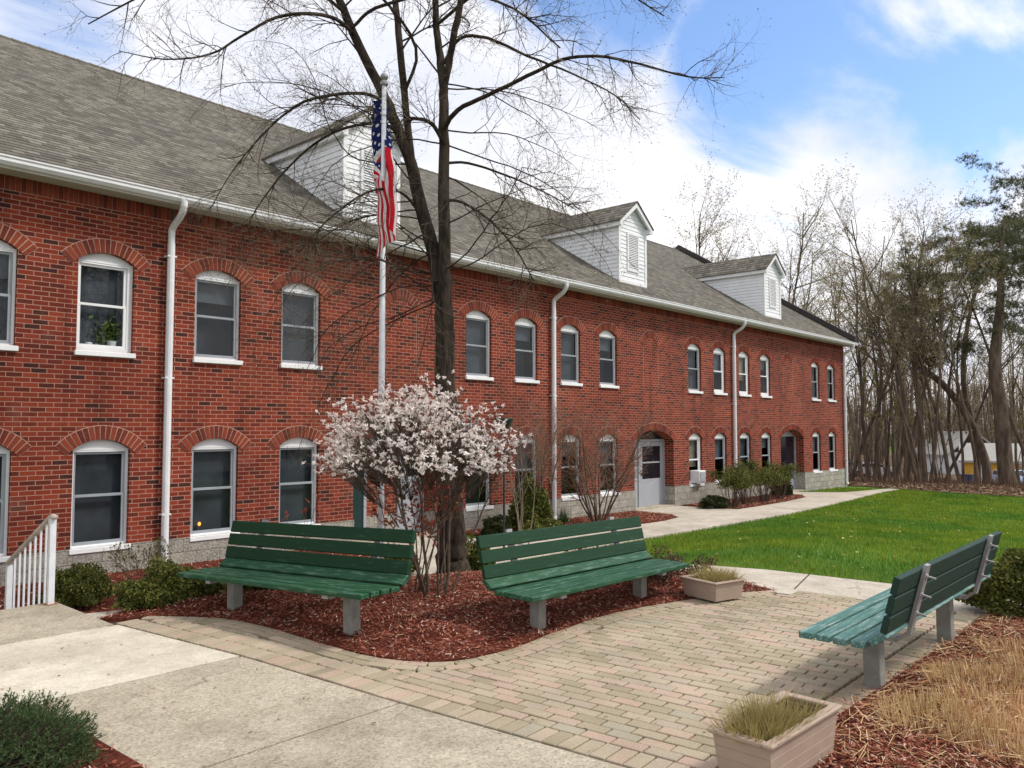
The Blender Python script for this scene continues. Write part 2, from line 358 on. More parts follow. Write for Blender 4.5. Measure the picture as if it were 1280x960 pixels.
M['curtain'] = plain('drawn_blind', (.13, .14, .155), .8, .1, .2, 2); M['curtain2'] = plain('pale_blind', (.34, .27, .20), .8, .1, .2, 3); M['darkblind'] = plain('dark_blind', (.075, .082, .092), .8, .1, .3, 2)
M['door'] = plain('grey_door_paint', (.33, .345, .38), .5, .3, .05, 3); M['doorglass'] = plain('black_door_glass', (.012, .012, .018), .08, .5); M['dkgreen'] = plain('dark_green_door', (.006, .028, .028), .4, .4)
M['black'] = plain('black_metal', (.02, .02, .02), .5, .4)
M['conc'] = m_concrete('aggregate_concrete', (.39, .345, .27), (.48, .43, .345), .6); M['conc2'] = m_concrete('pale_new_concrete', (.59, .545, .45), (.67, .62, .52), .3)
M['conc3'] = m_concrete('path_concrete', (.47, .42, .36), (.56, .51, .44), .3)
M['joint'] = plain('joint_soil', (.075, .06, .045), .95, .1, .3, 20)
M['metalw'] = plain('white_railing_paint', (.70, .72, .76), .45, .4, .08, 12); M['rust'] = plain('railing_rail', (.50, .42, .37), .6, .3, .2, 10)
M['post'] = plain('bench_post_concrete', (.25, .25, .225), .85, .2, .18, 9, .003); M['bracket'] = plain('galvanised_bracket', (.34, .34, .35), .5, .4, .15, 20, 0, .4)
M['slat'] = m_green('green_bench_paint', (.005, .031, .012), (.009, .048, .019), (.06, .13, .095), .04, .6)
M['slatseat'] = m_green('worn_green_skylit_seat', (.009, .056, .024), (.018, .088, .038), (.20, .32, .26), .09, .5)  # wear plus sky gloss on the seat tops, both put into the colour
M['slatpale'] = m_green('faded_green_skylit_seat', (.045, .14, .12), (.09, .22, .195), (.46, .58, .55), .11, .42)  # some fading, mostly grazing sky reflection painted into the seat colour
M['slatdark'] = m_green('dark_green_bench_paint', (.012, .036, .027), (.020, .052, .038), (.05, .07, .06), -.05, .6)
M['bark'] = m_bark('tree_bark', (.022, .017, .013), (.085, .066, .050)); M['bark2'] = m_bark('woodland_bark', (.06, .047, .036), (.18, .14, .105), 5)
M['twig'] = m_bark('twig_bark', (.16, .13, .10), (.30, .25, .19)); M['twig2'] = m_bark('woodland_twig', (.17, .135, .095), (.30, .25, .175), 5)
M['stem'] = m_bark('shrub_stem', (.07, .052, .04), (.21, .165, .125), 25); M['redstem'] = m_bark('red_shrub_twig', (.20, .13, .095), (.36, .25, .18), 25)
M['bud'] = leafmat('swelling_buds', [(0, (.10, .085, .03)), (.5, (.17, .15, .05)), (1, (.24, .16, .08))], .8, .1)
M['wbud'] = leafmat('spring_buds', [(0, (.26, .23, .09)), (.6, (.38, .34, .15)), (1, (.42, .32, .2))], .8, .4)
M['hedge'] = leafmat('hedge_leaf', [(0, (.04, .055, .014)), (.5, (.11, .13, .026)), (.85, (.20, .21, .045)), (1, (.25, .19, .07))])
M['hedged'] = leafmat('dark_hedge_leaf', [(0, (.02, .03, .010)), (.6, (.048, .062, .02)), (1, (.11, .105, .045))])
M['juniper'] = leafmat('juniper_needles', [(0, (.03, .055, .024)), (.5, (.075, .125, .048)), (.9, (.14, .20, .08)), (1, (.16, .12, .07))])
M['pine'] = leafmat('pine_needles', [(0, (.06, .072, .04)), (.6, (.125, .14, .072)), (1, (.22, .20, .12))], .7, .4)
M['brownleaf'] = leafmat('brown_dry_leaf', [(0, (.06, .035, .022)), (.6, (.13, .075, .05)), (1, (.2, .13, .09))])
M['petal'] = leafmat('white_pink_petals', [(0, (.78, .64, .60)), (.25, (.88, .85, .82)), (.9, (.92, .90, .87)), (1, (.78, .50, .47))], .6, .3, .2, False, (.97, .90, .88))
M['redleaf'] = leafmat('red_young_leaves', [(0, (.20, .035, .025)), (.6, (.36, .07, .045)), (1, (.42, .16, .09))], .6, .3)
M['straw'] = leafmat('dry_straw', [(0, (.30, .13, .05)), (.3, (.62, .41, .20)), (.8, (.86, .66, .40)), (1, (.45, .16, .08))], .8, .2)
M['drygrass'] = leafmat('planter_grass', [(0, (.24, .17, .07)), (.4, (.50, .38, .17)), (.75, (.36, .33, .10)), (1, (.62, .48, .26))], .8, .3)
M['greenleaf'] = leafmat('bulb_leaf', [(0, (.03, .09, .02)), (1, (.07, .16, .035))], .5, .3)
M['grass'] = leafmat('lawn_blades', [(0, (.07, .17, .020)), (.5, (.125, .265, .030)), (.93, (.20, .35, .045)), (1, (.33, .36, .10))], .7, .3, .2, True, (.55, .66, .5))
M['litter'] = leafmat('leaf_litter_leaf', [(0, (.12, .07, .045)), (.5, (.24, .15, .10)), (1, (.40, .29, .2))], .8, .1)
M['planter'] = plain('tan_planter', (.37, .28, .22), .6, .3, .08, 8)
def m_mulch(name, stops, spec=.15):
    m = NT(name, .9, spec); m.col(m.ramp(m.island(), stops)); return m.m
M['chip'] = m_mulch('mulch_chip', [(0, (.05, .018, .012)), (.3, (.18, .050, .032)), (.65, (.31, .095, .058)), (.85, (.40, .18, .12)), (.95, (.52, .36, .27)), (1, (.68, .56, .47))])
M['paver'] = None
def m_paver():
    m = NT('tan_paver', .9, .2); p = m.pos(); f = m.noise(95, 5, p, .8); g = m.noise(1.3, 4, p)
    c = m.ramp(m.island(), [(0, (.30, .255, .18)), (.3, (.37, .315, .225)), (.6, (.41, .345, .26)), (.85, (.43, .32, .25)), (1, (.35, .315, .24))])
    c = m.mix(1.0, c, m.ramp(f, [(.3, (.68, .66, .64)), (.5, (1, 1, 1)), (.7, (1.25, 1.24, 1.22))]), 'MULTIPLY')
    c = m.mix(1.0, c, m.ramp(g, [(.3, (.82, .82, .80)), (.7, (1.1, 1.1, 1.1))]), 'MULTIPLY'); m.col(c); m.bump(f, .003); return m.m
M['paver'] = m_paver()
def m_lawn():
    m = NT('lawn_grass', .9, .1); p = m.pos(); f = m.noise(30, 6, p, .7); g = m.noise(.45, 5, p, .6); h = m.noise(2.6, 5, p, .6)
    c = m.ramp(f, [(.3, (.035, .09, .015)), (.5, (.075, .165, .025)), (.7, (.12, .22, .04))])
    c = m.mix(1.0, c, m.ramp(g, [(.35, (.78, .78, .7)), (.65, (1.3, 1.22, 1.1))]), 'MULTIPLY')
    c = m.mix(m.ramp(h, [(.62, (0, 0, 0)), (.76, (.35, .35, .35))]), c, (.16, .19, .05)); m.col(c); m.bump(f, .03); return m.m
M['lawn'] = m_lawn()
def m_soil(name, st, s=40, bump=.02):
    m = NT(name, .95, .1); f = m.noise(s, 7, m.pos(), .75); g = m.noise(2, 4, m.pos()); c = m.ramp(f, st)
    m.col(m.mix(1.0, c, m.ramp(g, [(.3, (.75, .75, .75)), (.7, (1.15, 1.12, 1.1))]), 'MULTIPLY')); m.bump(f, bump); return m.m
M['mulch'] = m_soil('red_mulch', [(.3, (.035, .011, .008)), (.5, (.12, .032, .020)), (.7, (.26, .075, .045))])
M['floor'] = m_soil('forest_floor', [(.3, (.07, .045, .03)), (.5, (.17, .115, .075)), (.7, (.30, .21, .15))], 6)
M['potsoil'] = m_soil('potting_soil', [(.3, (.01, .008, .006)), (.7, (.06, .045, .035))])

# ------------------------------------------------------------------ ground sheets
def grid_ground():
    xs = np.concatenate([np.arange(-500, -40, 40), np.arange(-40, -6, 4), np.arange(-6, 40, .3), np.arange(40, 100, 2.5), np.arange(100, 640, 40)])
    ys = np.concatenate([np.arange(-500, -60, 40), np.arange(-60, -20, 4), np.arange(-20, 6, .3), np.arange(6, 80, 3), np.arange(80, 640, 40)])
    X, Y = np.meshgrid(xs, ys, indexing='ij'); Z = zt(X, Y)-.05
    n, m_ = X.shape; V = np.stack([X, Y, Z], -1).reshape(-1, 3); i = np.arange(n-1)[:, None]*m_+np.arange(m_-1)[None]
    F = np.stack([i, i+m_, i+m_+1, i+1], -1).reshape(-1, 4)
    tag(mesh('lawn', V, F, M['lawn'], smooth=True), kind='structure')
grid_ground()
def resample(poly, step):
    o = []
    for i in range(len(poly)):
        a = np.array(poly[i][:2], float); b = np.array(poly[(i+1) % len(poly)][:2], float); n = max(1, int(np.ceil(np.linalg.norm(b-a)/step)))
        for k in range(n): o.append(a+(b-a)*k/n)
    return o
def sheet(name, poly, off, mat, step=.3, hf=None, thick=.06, kind='structure', smooth=True):
    b = resample(poly, step); bx = np.array(b); nb = len(b)
    xs = np.arange(bx[:, 0].min(), bx[:, 0].max(), step); ys = np.arange(bx[:, 1].min(), bx[:, 1].max(), step)
    X, Y = np.meshgrid(xs, ys); X = X.ravel()+.013; Y = Y.ravel()+.017; k = inpoly(X, Y, bx)
    pts = [Vector(q) for q in bx]+[Vector(q) for q in zip(X[k], Y[k])]
    v, e, f, *_ = delaunay_2d_cdt(pts, [(i, (i+1) % nb) for i in range(nb)], [], 1, 1e-4)
    v = np.array([tuple(q) for q in v]); Z = zt(v[:, 0], v[:, 1])+off
    if hf is not None: Z = Z+hf(v[:, 0], v[:, 1])
    V = np.column_stack([v, Z]).tolist(); F = [tuple(q) for q in f]
    # skirt
    ec = {}
    for q in F:
        for i in range(len(q)):
            a, c = q[i], q[(i+1) % len(q)]; ec[(a, c)] = 1
    n0 = len(V); mp_ = {}
    for (a, c) in list(ec):
        if (c, a) not in ec:
            for t in (a, c):
                if t not in mp_: mp_[t] = len(V); V.append([V[t][0], V[t][1], V[t][2]-thick])
            F.append((a, mp_[a], mp_[c], c))
    o = mesh(name, V, F, mat, smooth=False)
    return tag(o, kind=kind)
tag(mesh('unseen_neutral_ground', [(-300, -300, .03), (300, -300, .03), (300, -17, .03), (-300, -17, .03)], [(0, 1, 2, 3)], plain('neutral_grey_ground', (.07, .07, .072), .9, .2, .2, 8)), kind='structure')  # unseen grey ground behind the camera, added to cut green lawn bounce
# walk of slabs running from the landing (X 3.3 is its right edge)
def slab(x0, x1, y0, y1, mat, name='concrete_walk'):
    b = MB(); b.box(x0, x1, y0, y1, -.14, .0, bev=.006); tag(b.build(name, mat), kind='structure')
slab(1.0, 3.06, -4.915, -3.5, M['conc'], 'stair_landing')
tag(mesh('concrete_walk', [(1.0, -6.64, 0), (3.29, -6.64, 0), (3.075, -4.94, 0), (1.0, -4.94, 0), (1.0, -6.64, -.14), (3.29, -6.64, -.14), (3.075, -4.94, -.14), (1.0, -4.94, -.14)],
    [(0, 1, 2, 3), (0, 4, 5, 1), (1, 5, 6, 2), (2, 6, 7, 3), (3, 7, 4, 0)], M['conc2']), kind='structure')
def slabq(y0, y1, xr0, xr1, mat, z=0):
    tag(mesh('concrete_walk', [(1.0, y0, z), (xr0, y0, z), (xr1, y1, z), (1.0, y1, z), (1.0, y0, -.14), (xr0, y0, -.14), (xr1, y1, -.14), (1.0, y1, -.14)],
        [(0, 1, 2, 3), (0, 4, 5, 1), (1, 5, 6, 2), (2, 6, 7, 3), (3, 7, 4, 0)], mat), kind='structure')
slabq(-8.36, -6.66, 3.42, 3.30, M['conc'], -.003); slabq(-10.1, -8.375, 3.58, 3.425, M['conc'], -.004); slabq(-12.2, -10.115, 3.7, 3.585, M['conc'], -.003)
tag(mesh('soil', [(.95, -12.3, -.035), (9.0, -12.3, -.035), (9.0, -10.0, -.035), (8.6, -8.0, -.035), (3.35, -4.4, -.035), (.95, -3.55, -.035)], [(0, 1, 2, 3, 4, 5)], M['joint']), kind='structure')
# mulch edge of the central bed, following the patio
EDGE = spl([(3.05, -4.62), (3.45, -4.85), (3.84, -5.45), (3.93, -6.1), (3.93, -6.9), (3.99, -7.5), (4.25, -7.92), (4.8, -8.05), (5.5, -7.98), (6.4, -7.95), (7.4, -8.16), (8.0, -8.36), (8.45, -8.62)], 8)
BED1 = [tuple(p) for p in EDGE]+[(8.62, -8.0), (8.72, -7.2), (8.5, -6.4), (8.1, -5.4), (7.9, -4.4), (7.6, -3.55), (5.9, -3.62), (4.6, -3.9), (3.6, -4.25)]
def mound(X, Y):
    e = np.array(BED1); d = np.full(len(X), 9.)
    for i in range(len(e)):
        a = e[i]; c = e[(i+1) % len(e)]; ab = c-a; t = np.clip(((X-a[0])*ab[0]+(Y-a[1])*ab[1])/(ab@ab+1e-9), 0, 1); d = np.minimum(d, np.hypot(X-a[0]-t*ab[0], Y-a[1]-t*ab[1]))
    return .10*sm(d/.7)+.012*np.sin(X*9+Y*4)*np.cos(Y*8)
tag(sheet('mulch_bed', BED1, .006, M['mulch'], .18, mound), kind='structure')
BED2 = [(3.62, -10.5), (8.75, -10.62), (9.6, -11.0), (11.5, -12.6), (12, -16), (3.3, -16), (3.2, -12)]
def m2(X, Y): return .05*sm((-10.5-Y)/.6)
sheet('mulch_bed', BED2, .008, M['mulch'], .25, m2)
BED3 = [(4.2, -.04), (4.2, -2.65), (5.2, -2.55), (5.6, -1.95), (8.9, -1.95), (8.9, -.04)]
BED3b = [(12.0, -.04), (12.0, -1.95), (17.2, -1.95), (18.1, -1.75), (18.6, -1.3), (18.75, -.04)]
BED4 = [(21.3, -.04), (21.25, -1.2), (21.6, -1.75), (23, -1.72), (25, -1.6), (27.2, -1.35), (28.1, -.9), (28.2, -.04)]
BED5 = [(1.86, -6.7), (1.9, -8.1), (1.75, -9.3), (-.5, -9.3), (-.5, -6.7)]
BED6 = [(3.1, -3.4), (3.1, -.04), (4.2, -.04), (4.2, -2.65), (3.9, -3.4)]
BEDS = [BED1, BED2, BED3, BED3b, BED4, BED5, BED6]
for B in (BED3, BED3b, BED4, BED6): sheet('mulch_bed', B, .0, M['mulch'], .3)
sheet('mulch_bed', BED5, .012, M['mulch'], .3)
# paths
def path_poly(c, wd):
    c = spl(c, 6); t = np.gradient(c, axis=0); t /= np.linalg.norm(t, axis=1)[:, None]; n = np.column_stack([-t[:, 1], t[:, 0]])*wd/2
    return [tuple(p) for p in c+n]+[tuple(p) for p in (c-n)[::-1]]
PATH1 = [(3.08, -4.45), (3.3, -4.5), (4.1, -4.05), (5.2, -3.5), (6.5, -3.42), (10, -3.45), (16.5, -3.4), (21, -3.35), (25, -3.05), (28, -2.75), (32, -2.35), (34.5, -2.25), (34.5, -1.85), (31.0, -1.4), (29.5, -.02),
         (28.45, -.02), (28.2, -.7), (27.3, -1.3), (25, -1.62), (23, -1.74), (21.4, -1.78), (21.15, -.02), (18.85, -.02), (18.75, -1.2), (18.2, -1.75), (17.2, -1.95), (11.6, -1.95), (11.5, -.02), (9.3, -.02), (9.2, -1.95), (5.6, -1.95), (5.2, -2.6), (4.2, -2.75), (3.08, -3.75)]
sheet('path', PATH1, -.012, M['conc3'], .4)
PATH2 = [(8.62, -11.2), (9.65, -11.2), (9.7, -9.6), (9.62, -8.0), (9.3, -6.9), (8.6, -6.25), (8.3, -6.9), (8.5, -7.4), (8.42, -8.0), (8.34, -8.55), (8.38, -8.88), (8.60, -8.92)]
sheet('path', PATH2, -.008, M['conc3'], .3)
sheet('path', [(9.62, -8.52), (9.64, -8.532), (8.68, -8.752), (8.67, -8.74)], -.004, M['joint'], .3, thick=.002)
# forest floor past the lawn
LE = [(34.9, 14), (35.2, 2), (35.6, -.6), (34.6, -2.4), (33.9, -4.0), (33.4, -6.5), (32.8, -9), (32, -14), (31, -24)]
FLOOR = LE+[(60, -60), (150, -70), (170, 60), (150, 140), (34.9, 140)]
sheet('forest_floor', FLOOR, .0, M['floor'], 2.5)
PAVED = [(3.32, -4.6)]+[tuple(p) for p in EDGE[6:]]+[(8.55, -8.65), (8.7, -10.6), (3.6, -10.52)]
LAWN_EXCL = [BED1, BED2, BED3, BED3b, BED4, PATH1, PATH2, PAVED, BED5, BED6, [(1, -12), (3.6, -12), (3.4, -3.5), (1, -3.5)], [(9.64, -8.5), (9.62, -8.6), (8.5, -8.8), (8.5, -8.7)]]

# pavers: real bricks
def pavers():
    Vb = []; Fb = []
    E2 = EDGE
    T = np.gradient(E2, axis=0); T /= np.linalg.norm(T, axis=1)[:, None]; Nn = np.column_stack([T[:, 1], -T[:, 0]])  # away from bed
    b = MB()
    def brick(cx, cy, lx, ly, ang=0):
        g = .0035; j = rng.normal(0, .0016); Mx = Matrix.Translation((cx, cy, j)) @ Matrix.Rotation(ang+rng.normal(0, .004), 4, 'Z') @ Matrix.Rotation(rng.normal(0, .003), 4, 'X') @ Matrix.Rotation(rng.normal(0, .003), 4, 'Y')
        b.box(-lx/2+g, lx/2-g, -ly/2+g, ly/2-g, -.05, 0, M=Mx, bev=.004)
    # two stretcher courses along the curved edge
    s = np.concatenate([[0], np.cumsum(np.linalg.norm(np.diff(E2, axis=0), axis=1))])
    for row, off in enumerate((.05, .155)):
        C = E2+Nn*off; ss = np.concatenate([[0], np.cumsum(np.linalg.norm(np.diff(C, axis=0), axis=1))])
        u = .05+row*.1
        while u < ss[-1]-.1:
            cx = np.interp(u, ss, C[:, 0]); cy = np.interp(u, ss, C[:, 1]); tx = np.interp(u, ss, T[:, 0]); ty = np.interp(u, ss, T[:, 1])
            if cx > 3.35+.05*max(0, -(cy+4.9))/1.7: brick(cx, cy, .2, .1, math.atan2(ty, tx))
            u += .203
    def dist_edge(x, y): return np.hypot(E2[:, 0]-x, E2[:, 1]-y).min()
    walkx = lambda y: np.interp(y, [-10.1, -8.36, -6.64, -4.9], [3.59, 3.43, 3.31, 3.09])+.01
    fa = math.atan(.081)
    # soldier course along the walk
    y = -10.5
    while y < -4.8:
        brick(walkx(y)+.1, y, .2, .1, fa); y += .102
    # rows beside the walk up to the curved courses, last brick cut to fit
    def clear(x, y): return dist_edge(x, y) > .215
    y = -7.90; k = 0
    while y < -5.0:
        x = walkx(y)+.203
        while x < 5:
            l = .2
            while l > .03 and not clear(x+l, y): l -= .01
            if l <= .04: break
            brick(x+l/2, y, l, .1)
            if l < .2: break
            x += .203
        y += .102; k += 1
    # field: columns running towards the building
    sh = lambda y: walkx(y)-walkx(-9); fa = math.atan(.081)
    def inside(x, y): return clear(x, y) and (x < 4.0 and y < -7.93 or x >= 4.0 and y < np.interp(x, E2[20:, 0], E2[20:, 1]))
    x = walkx(-9)+.256; k = 0
    while x < 8.62:
        y = -10.34+(k % 2)*.1
        if k % 2: brick(x+sh(y-.052), y-.052, .1, .096, fa)
        while y < -7.5:
            l = .2
            while l > .03 and not inside(x+sh(y+l), y+l): l -= .01
            if l <= .04: break
            if x+sh(y) < 8.6: brick(x+sh(y+l/2), y+l/2, .1, l-.002, fa)
            if l < .2: break
            y += .202
        x += .102; k += 1
    x = 3.72
    while x < 8.7: brick(x, -10.46, .1, .2); x += .102
    o = b.build('patio_paving', M['paver']); tag(o, kind='structure')
pavers()

# ------------------------------------------------------------------ chips, blades
def zsurf(X, Y, bed):
    z = zt(X, Y)
    if bed is BED1: return z+.006+mound(X, Y)
    if bed is BED2 or bed[0] == (3.62, -10.52): return z+.008+m2(X, Y)
    if bed is BED5: return z+.012
    return z
def chips(name, bed, n, size, label, mat='chip', spill=.05):
    e = np.array([p[:2] for p in bed]); lo = e.min(0); hi = e.max(0); r = np.random.default_rng(n)
    X = r.uniform(lo[0], hi[0], n*3); Y = r.uniform(lo[1], hi[1], n*3); k = inpoly(X, Y, e); X = X[k][:n]; Y = Y[k][:n]
    X = X+r.normal(0, spill, len(X)); Y = Y+r.normal(0, spill, len(Y)); n = len(X)
    Z = zsurf(X, Y, bed)+r.uniform(.001, .022, n)
    a = r.uniform(0, np.pi, n); tl = r.normal(0, .35, n); L = size*r.uniform(.5, 1.6, n); W = size*r.uniform(.12, .3, n)
    A = np.column_stack([np.cos(a)*np.cos(tl), np.sin(a)*np.cos(tl), np.sin(tl)])*L[:, None]
    rr = r.normal(0, .5, n); B = np.column_stack([-np.sin(a)*np.cos(rr), np.cos(a)*np.cos(rr), np.sin(rr)])*W[:, None]
    V, F = quads(np.column_stack([X, Y, Z]), A, B)
    tag(mesh(name, V, F, M[mat]), label, 'mulch', kind='stuff')
chips('mulch_chips', BED1, 60000, .0145, 'red bark mulch chips heaped under the magnolia and two benches')
chips('mulch_chips', [(3.62, -10.52), (8.75, -10.64), (9.4, -11.0), (9.4, -12.4), (7, -12.9), (4.2, -11.9), (3.6, -11.3)], 52000, .015, 'red bark mulch with straw bits under the right hand bench')
chips('mulch_chips', BED3, 3500, .022, 'red mulch strip along the stone base near the handrail'); chips('mulch_chips', BED6, 2000, .022, 'red mulch at the foot of the steps')
chips('mulch_chips', BED3b, 8000, .024, 'red mulch strip along the stone base left of the arched doorway'); chips('mulch_chips', BED4, 8000, .026, 'red mulch bed under the four vase shaped shrubs')
chips('mulch_chips', BED5, 2500, .018, 'red mulch beside the juniper in the near left corner')
def lawn_blades():
    r = np.random.default_rng(3); n = 330000
    # density falls with distance: sample in distance/angle
    u = r.uniform(0, 1, n); d = 9+27*u**.8; a = r.uniform(R(-10), R(50), n)
    X = d*np.cos(a); Y = CAM[1]+d*np.sin(a); k = (Y < -.05) & (X < 36)
    for pl in LAWN_EXCL: k &= ~inpoly(X, Y, np.array([p[:2] for p in pl]))
    k &= ~inpoly(X, Y, np.array(FLOOR)) & (X > 3.1)
    X = X[k]; Y = Y[k]; n = len(X); Z = zt(X, Y)-.05; h = r.uniform(.04, .085, n)
    D = np.column_stack([r.normal(0, .022, n), r.normal(0, .022, n), h]); a = r.uniform(0, np.pi, n); dd = np.hypot(X, Y+12.4); wd = .0022+.00025*dd
    V, F = blades(np.column_stack([X, Y, Z]), D, np.column_stack([np.cos(a)*wd, np.sin(a)*wd, 0*a]))
    tag(mesh('lawn_grass', V, F, M['grass']), 'short bright green lawn grass between the patio and the woods', 'grass', kind='stuff')
    # fringe of longer blades and pale specks
lawn_blades()
def litter():
    r = np.random.default_rng(5); n = 26000
    d = 33+r.uniform(0, 1, n)**1.5*30; a = r.uniform(R(2), R(32), n); X = d*np.cos(a); Y = CAM[1]+d*np.sin(a); k = inpoly(X, Y, np.array(FLOOR)); X = X[k]; Y = Y[k]; n = len(X)
    C = np.column_stack([X, Y, zt(X, Y)+r.uniform(.0, .06, n)]); V, F = quads(C, rvec(n, r)*[.06, .06, .03], rvec(n, r)*[.05, .05, .03])
    tag(mesh('leaf_litter', V, F, M['litter']), 'brown fallen leaves along the edge of the woods', 'leaves', kind='stuff')
litter()

# ------------------------------------------------------------------ the brick building
X0, X1 = -8.0, 34.95; YB = 16.0; RIDGE = (8.01, 10.55); EAVE = (-.42, 5.33); SL = (RIDGE[1]-EAVE[1])/(RIDGE[0]-EAVE[0])
bld = empty('apartment_building', (0, 0, 0), 'long two storey red brick building with white dormers, arched windows and grey shingle roof', 'building')
WL = [-6.6, -4.85, -3.25, -1.25][:0]
win_x = []
for k in range(-1, 4):
    base = 12.35+9.47*k if k >= 0 else 12.35-9.5
    for d in (0, 1.6, 3.3, 4.93):
        x = base+d+.4
        if x < X1-.6: win_x.append((x, k))
win_x = [(x, k) for x, k in win_x if not (k == -1 and x > 20)]
win_x = [(3.25, -1), (4.83, -1), (6.6, -1), (8.18, -1), (12.73, 0), (14.33, 0), (16.03, 0), (17.66, 0), (22.25, 1), (23.87, 1), (25.62, 1), (27.27, 1), (31.83, 2), (33.50, 2)]
extra_x = [-1.35, -2.95, -4.65, -6.25]
doors = [(.9, 1.04), (10.4, 1.04), (19.91, 1.04), (29.5, 1.04)]
blanks = [.95, 10.5, 19.75, 29.2]
LO = dict(z0=.02, zs=1.43, h=.14); UP = dict(z0=2.86, zs=4.19, h=.14); DR = dict(z0=-1.2, zs=1.36, h=.31)
def arc(xc, hw, zs, h, n=12, dr=0, ext=1.0):
    Rr = (hw*hw+h*h)/(2*h); a0 = math.asin(min(1, hw/Rr))*ext; zc = zs+h-Rr
    return [(xc+(Rr+dr)*math.sin(a), zc+(Rr+dr)*math.cos(a)) for a in np.linspace(-a0, a0, n+1)]
ww = MB(); HW = .40
def band(ops, z0, z1):
    ops = sorted(ops); x = X0
    for (xc, hw, o0, zs, h, dep) in ops:
        ww.quad((x, 0, z0), (xc-hw, 0, z0), (xc-hw, 0, z1), (x, 0, z1)); x = xc+hw
        if o0 > z0: ww.quad((xc-hw, 0, z0), (xc+hw, 0, z0), (xc+hw, 0, o0), (xc-hw, 0, o0)); ww.quad((xc-hw, 0, o0), (xc+hw, 0, o0), (xc+hw, dep, o0), (xc-hw, dep, o0))
        A = arc(xc, hw, zs, h)
        for (xa, za), (xb, zb) in zip(A, A[1:]):
            ww.quad((xa, 0, za), (xb, 0, zb), (xb, 0, z1), (xa, 0, z1)); ww.quad((xa, 0, za), (xb, 0, zb), (xb, dep, zb), (xa, dep, za))
        zl = max(o0, .02)
        for sx in (-1, 1): ww.quad((xc+sx*hw, 0, zl), (xc+sx*hw, dep, zl), (xc+sx*hw, dep, zs), (xc+sx*hw, 0, zs))
    ww.quad((x, 0, z0), (X1, 0, z0), (X1, 0, z1), (x, 0, z1))
WD = .12
band([(x, HW, LO['z0'], LO['zs'], LO['h'], WD) for x, k in win_x]+[(x, HW, LO['z0'], LO['zs'], LO['h'], WD) for x in extra_x]+[(x, hw, -9, DR['zs'], DR['h'], .4) for x, hw in doors], .02, 2.4)
band([(x, HW, UP['z0'], UP['zs'], UP['h'], WD) for x, k in win_x]+[(x, HW, UP['z0'], UP['zs'], UP['h'], WD) for x in extra_x], 2.4, 5.28)
# other walls, inner floors
ww.quad((X1, 0, -1.2), (X1, YB, -1.2), (X1, YB, 5.3), (X1, 0, 5.3)); ww.add([(X1, 0, 5.3), (X1, YB, 5.3), (X1, 8.0, 10.3)], [(0, 1, 2)])
ww.quad((X0, 0, -1.2), (X0, YB, -1.2), (X0, YB, 5.3), (X0, 0, 5.3)); ww.add([(X0, 0, 5.3), (X0, YB, 5.3), (X0, 8.0, 10.3)], [(0, 1, 2)]); ww.quad((X0, YB, -1.2), (X1, YB, -1.2), (X1, YB, 5.3), (X0, YB, 5.3))
ww.build('wall', M['brick'], bld)
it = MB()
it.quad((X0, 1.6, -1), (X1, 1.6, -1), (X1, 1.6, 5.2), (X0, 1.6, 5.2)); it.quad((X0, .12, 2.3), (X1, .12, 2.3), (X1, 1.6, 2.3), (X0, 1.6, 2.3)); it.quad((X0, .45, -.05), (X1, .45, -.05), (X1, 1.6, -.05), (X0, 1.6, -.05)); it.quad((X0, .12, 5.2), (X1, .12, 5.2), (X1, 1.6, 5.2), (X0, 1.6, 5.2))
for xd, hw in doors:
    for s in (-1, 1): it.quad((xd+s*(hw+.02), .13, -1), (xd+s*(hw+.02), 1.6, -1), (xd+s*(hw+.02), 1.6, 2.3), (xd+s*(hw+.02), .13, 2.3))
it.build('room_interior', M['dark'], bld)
sb = MB(); x = X0
for xd, hw in doors:
    sb.box(x, xd-hw, -.035, .0, -1.3, .018); sb.quad((xd-hw, 0, -1.3), (xd-hw, .4, -1.3), (xd-hw, .4, .018), (xd-hw, 0, .018)); sb.quad((xd+hw, 0, -1.3), (xd+hw, .4, -1.3), (xd+hw, .4, .018), (xd+hw, 0, .018)); x = xd+hw
sb.box(x, X1+.03, -.035, .0, -1.5, .018); sb.box(X1, X1+.035, 0, YB, -3, .018)
sb.build('stone_base', M['stone'], bld)
# thresholds
for xd, hw in doors: z = float(zt(xd, -.05)); th = MB(); th.box(xd-hw, xd+hw, -.02, .42, z-.2, z+.02); th.build('threshold', M['conc'], bld)
# soldier course under the eave
so_ = MB(); so_.box(X0, X1, -.004, .004, 4.985, 5.2, 1)
x = X0+.02
while x < X1-.08:
    so_.box(x, x+.058, -.012, .004, 4.995, 5.19, 0); x += .0677
so_.build('soldier_course', [M['arch'], M['mortar']], bld)
# arches
def arch_mb(xc, hw, zs, h, thick=.2, ext=1.28, n=17, y=-.012):
    b = MB(); Rr = (hw*hw+h*h)/(2*h); a0 = math.asin(hw/Rr)*ext; zc = zs+h-Rr
    def p(a, r, yy): return (xc+r*math.sin(a), yy, zc+r*math.cos(a))
    A = np.linspace(-a0, a0, n+1)
    for a, c in zip(A, A[1:]):
        b.quad(p(a, Rr+.001, -.005), p(c, Rr+.001, -.005), p(c, Rr+thick+.012, -.005), p(a, Rr+thick+.012, -.005), 1)
        g = (c-a)*.11; q0, q1 = a+g, c-g; r0, r1 = Rr+.004, Rr+thick
        V = [p(q0, r0, y), p(q1, r0, y), p(q1, r1, y), p(q0, r1, y), p(q0, r0, 0), p(q1, r0, 0), p(q1, r1, 0), p(q0, r1, 0)]
        b.add(V, [(0, 1, 2, 3), (0, 4, 5, 1), (1, 5, 6, 2), (2, 6, 7, 3), (3, 7, 4, 0)], 0)
    return b
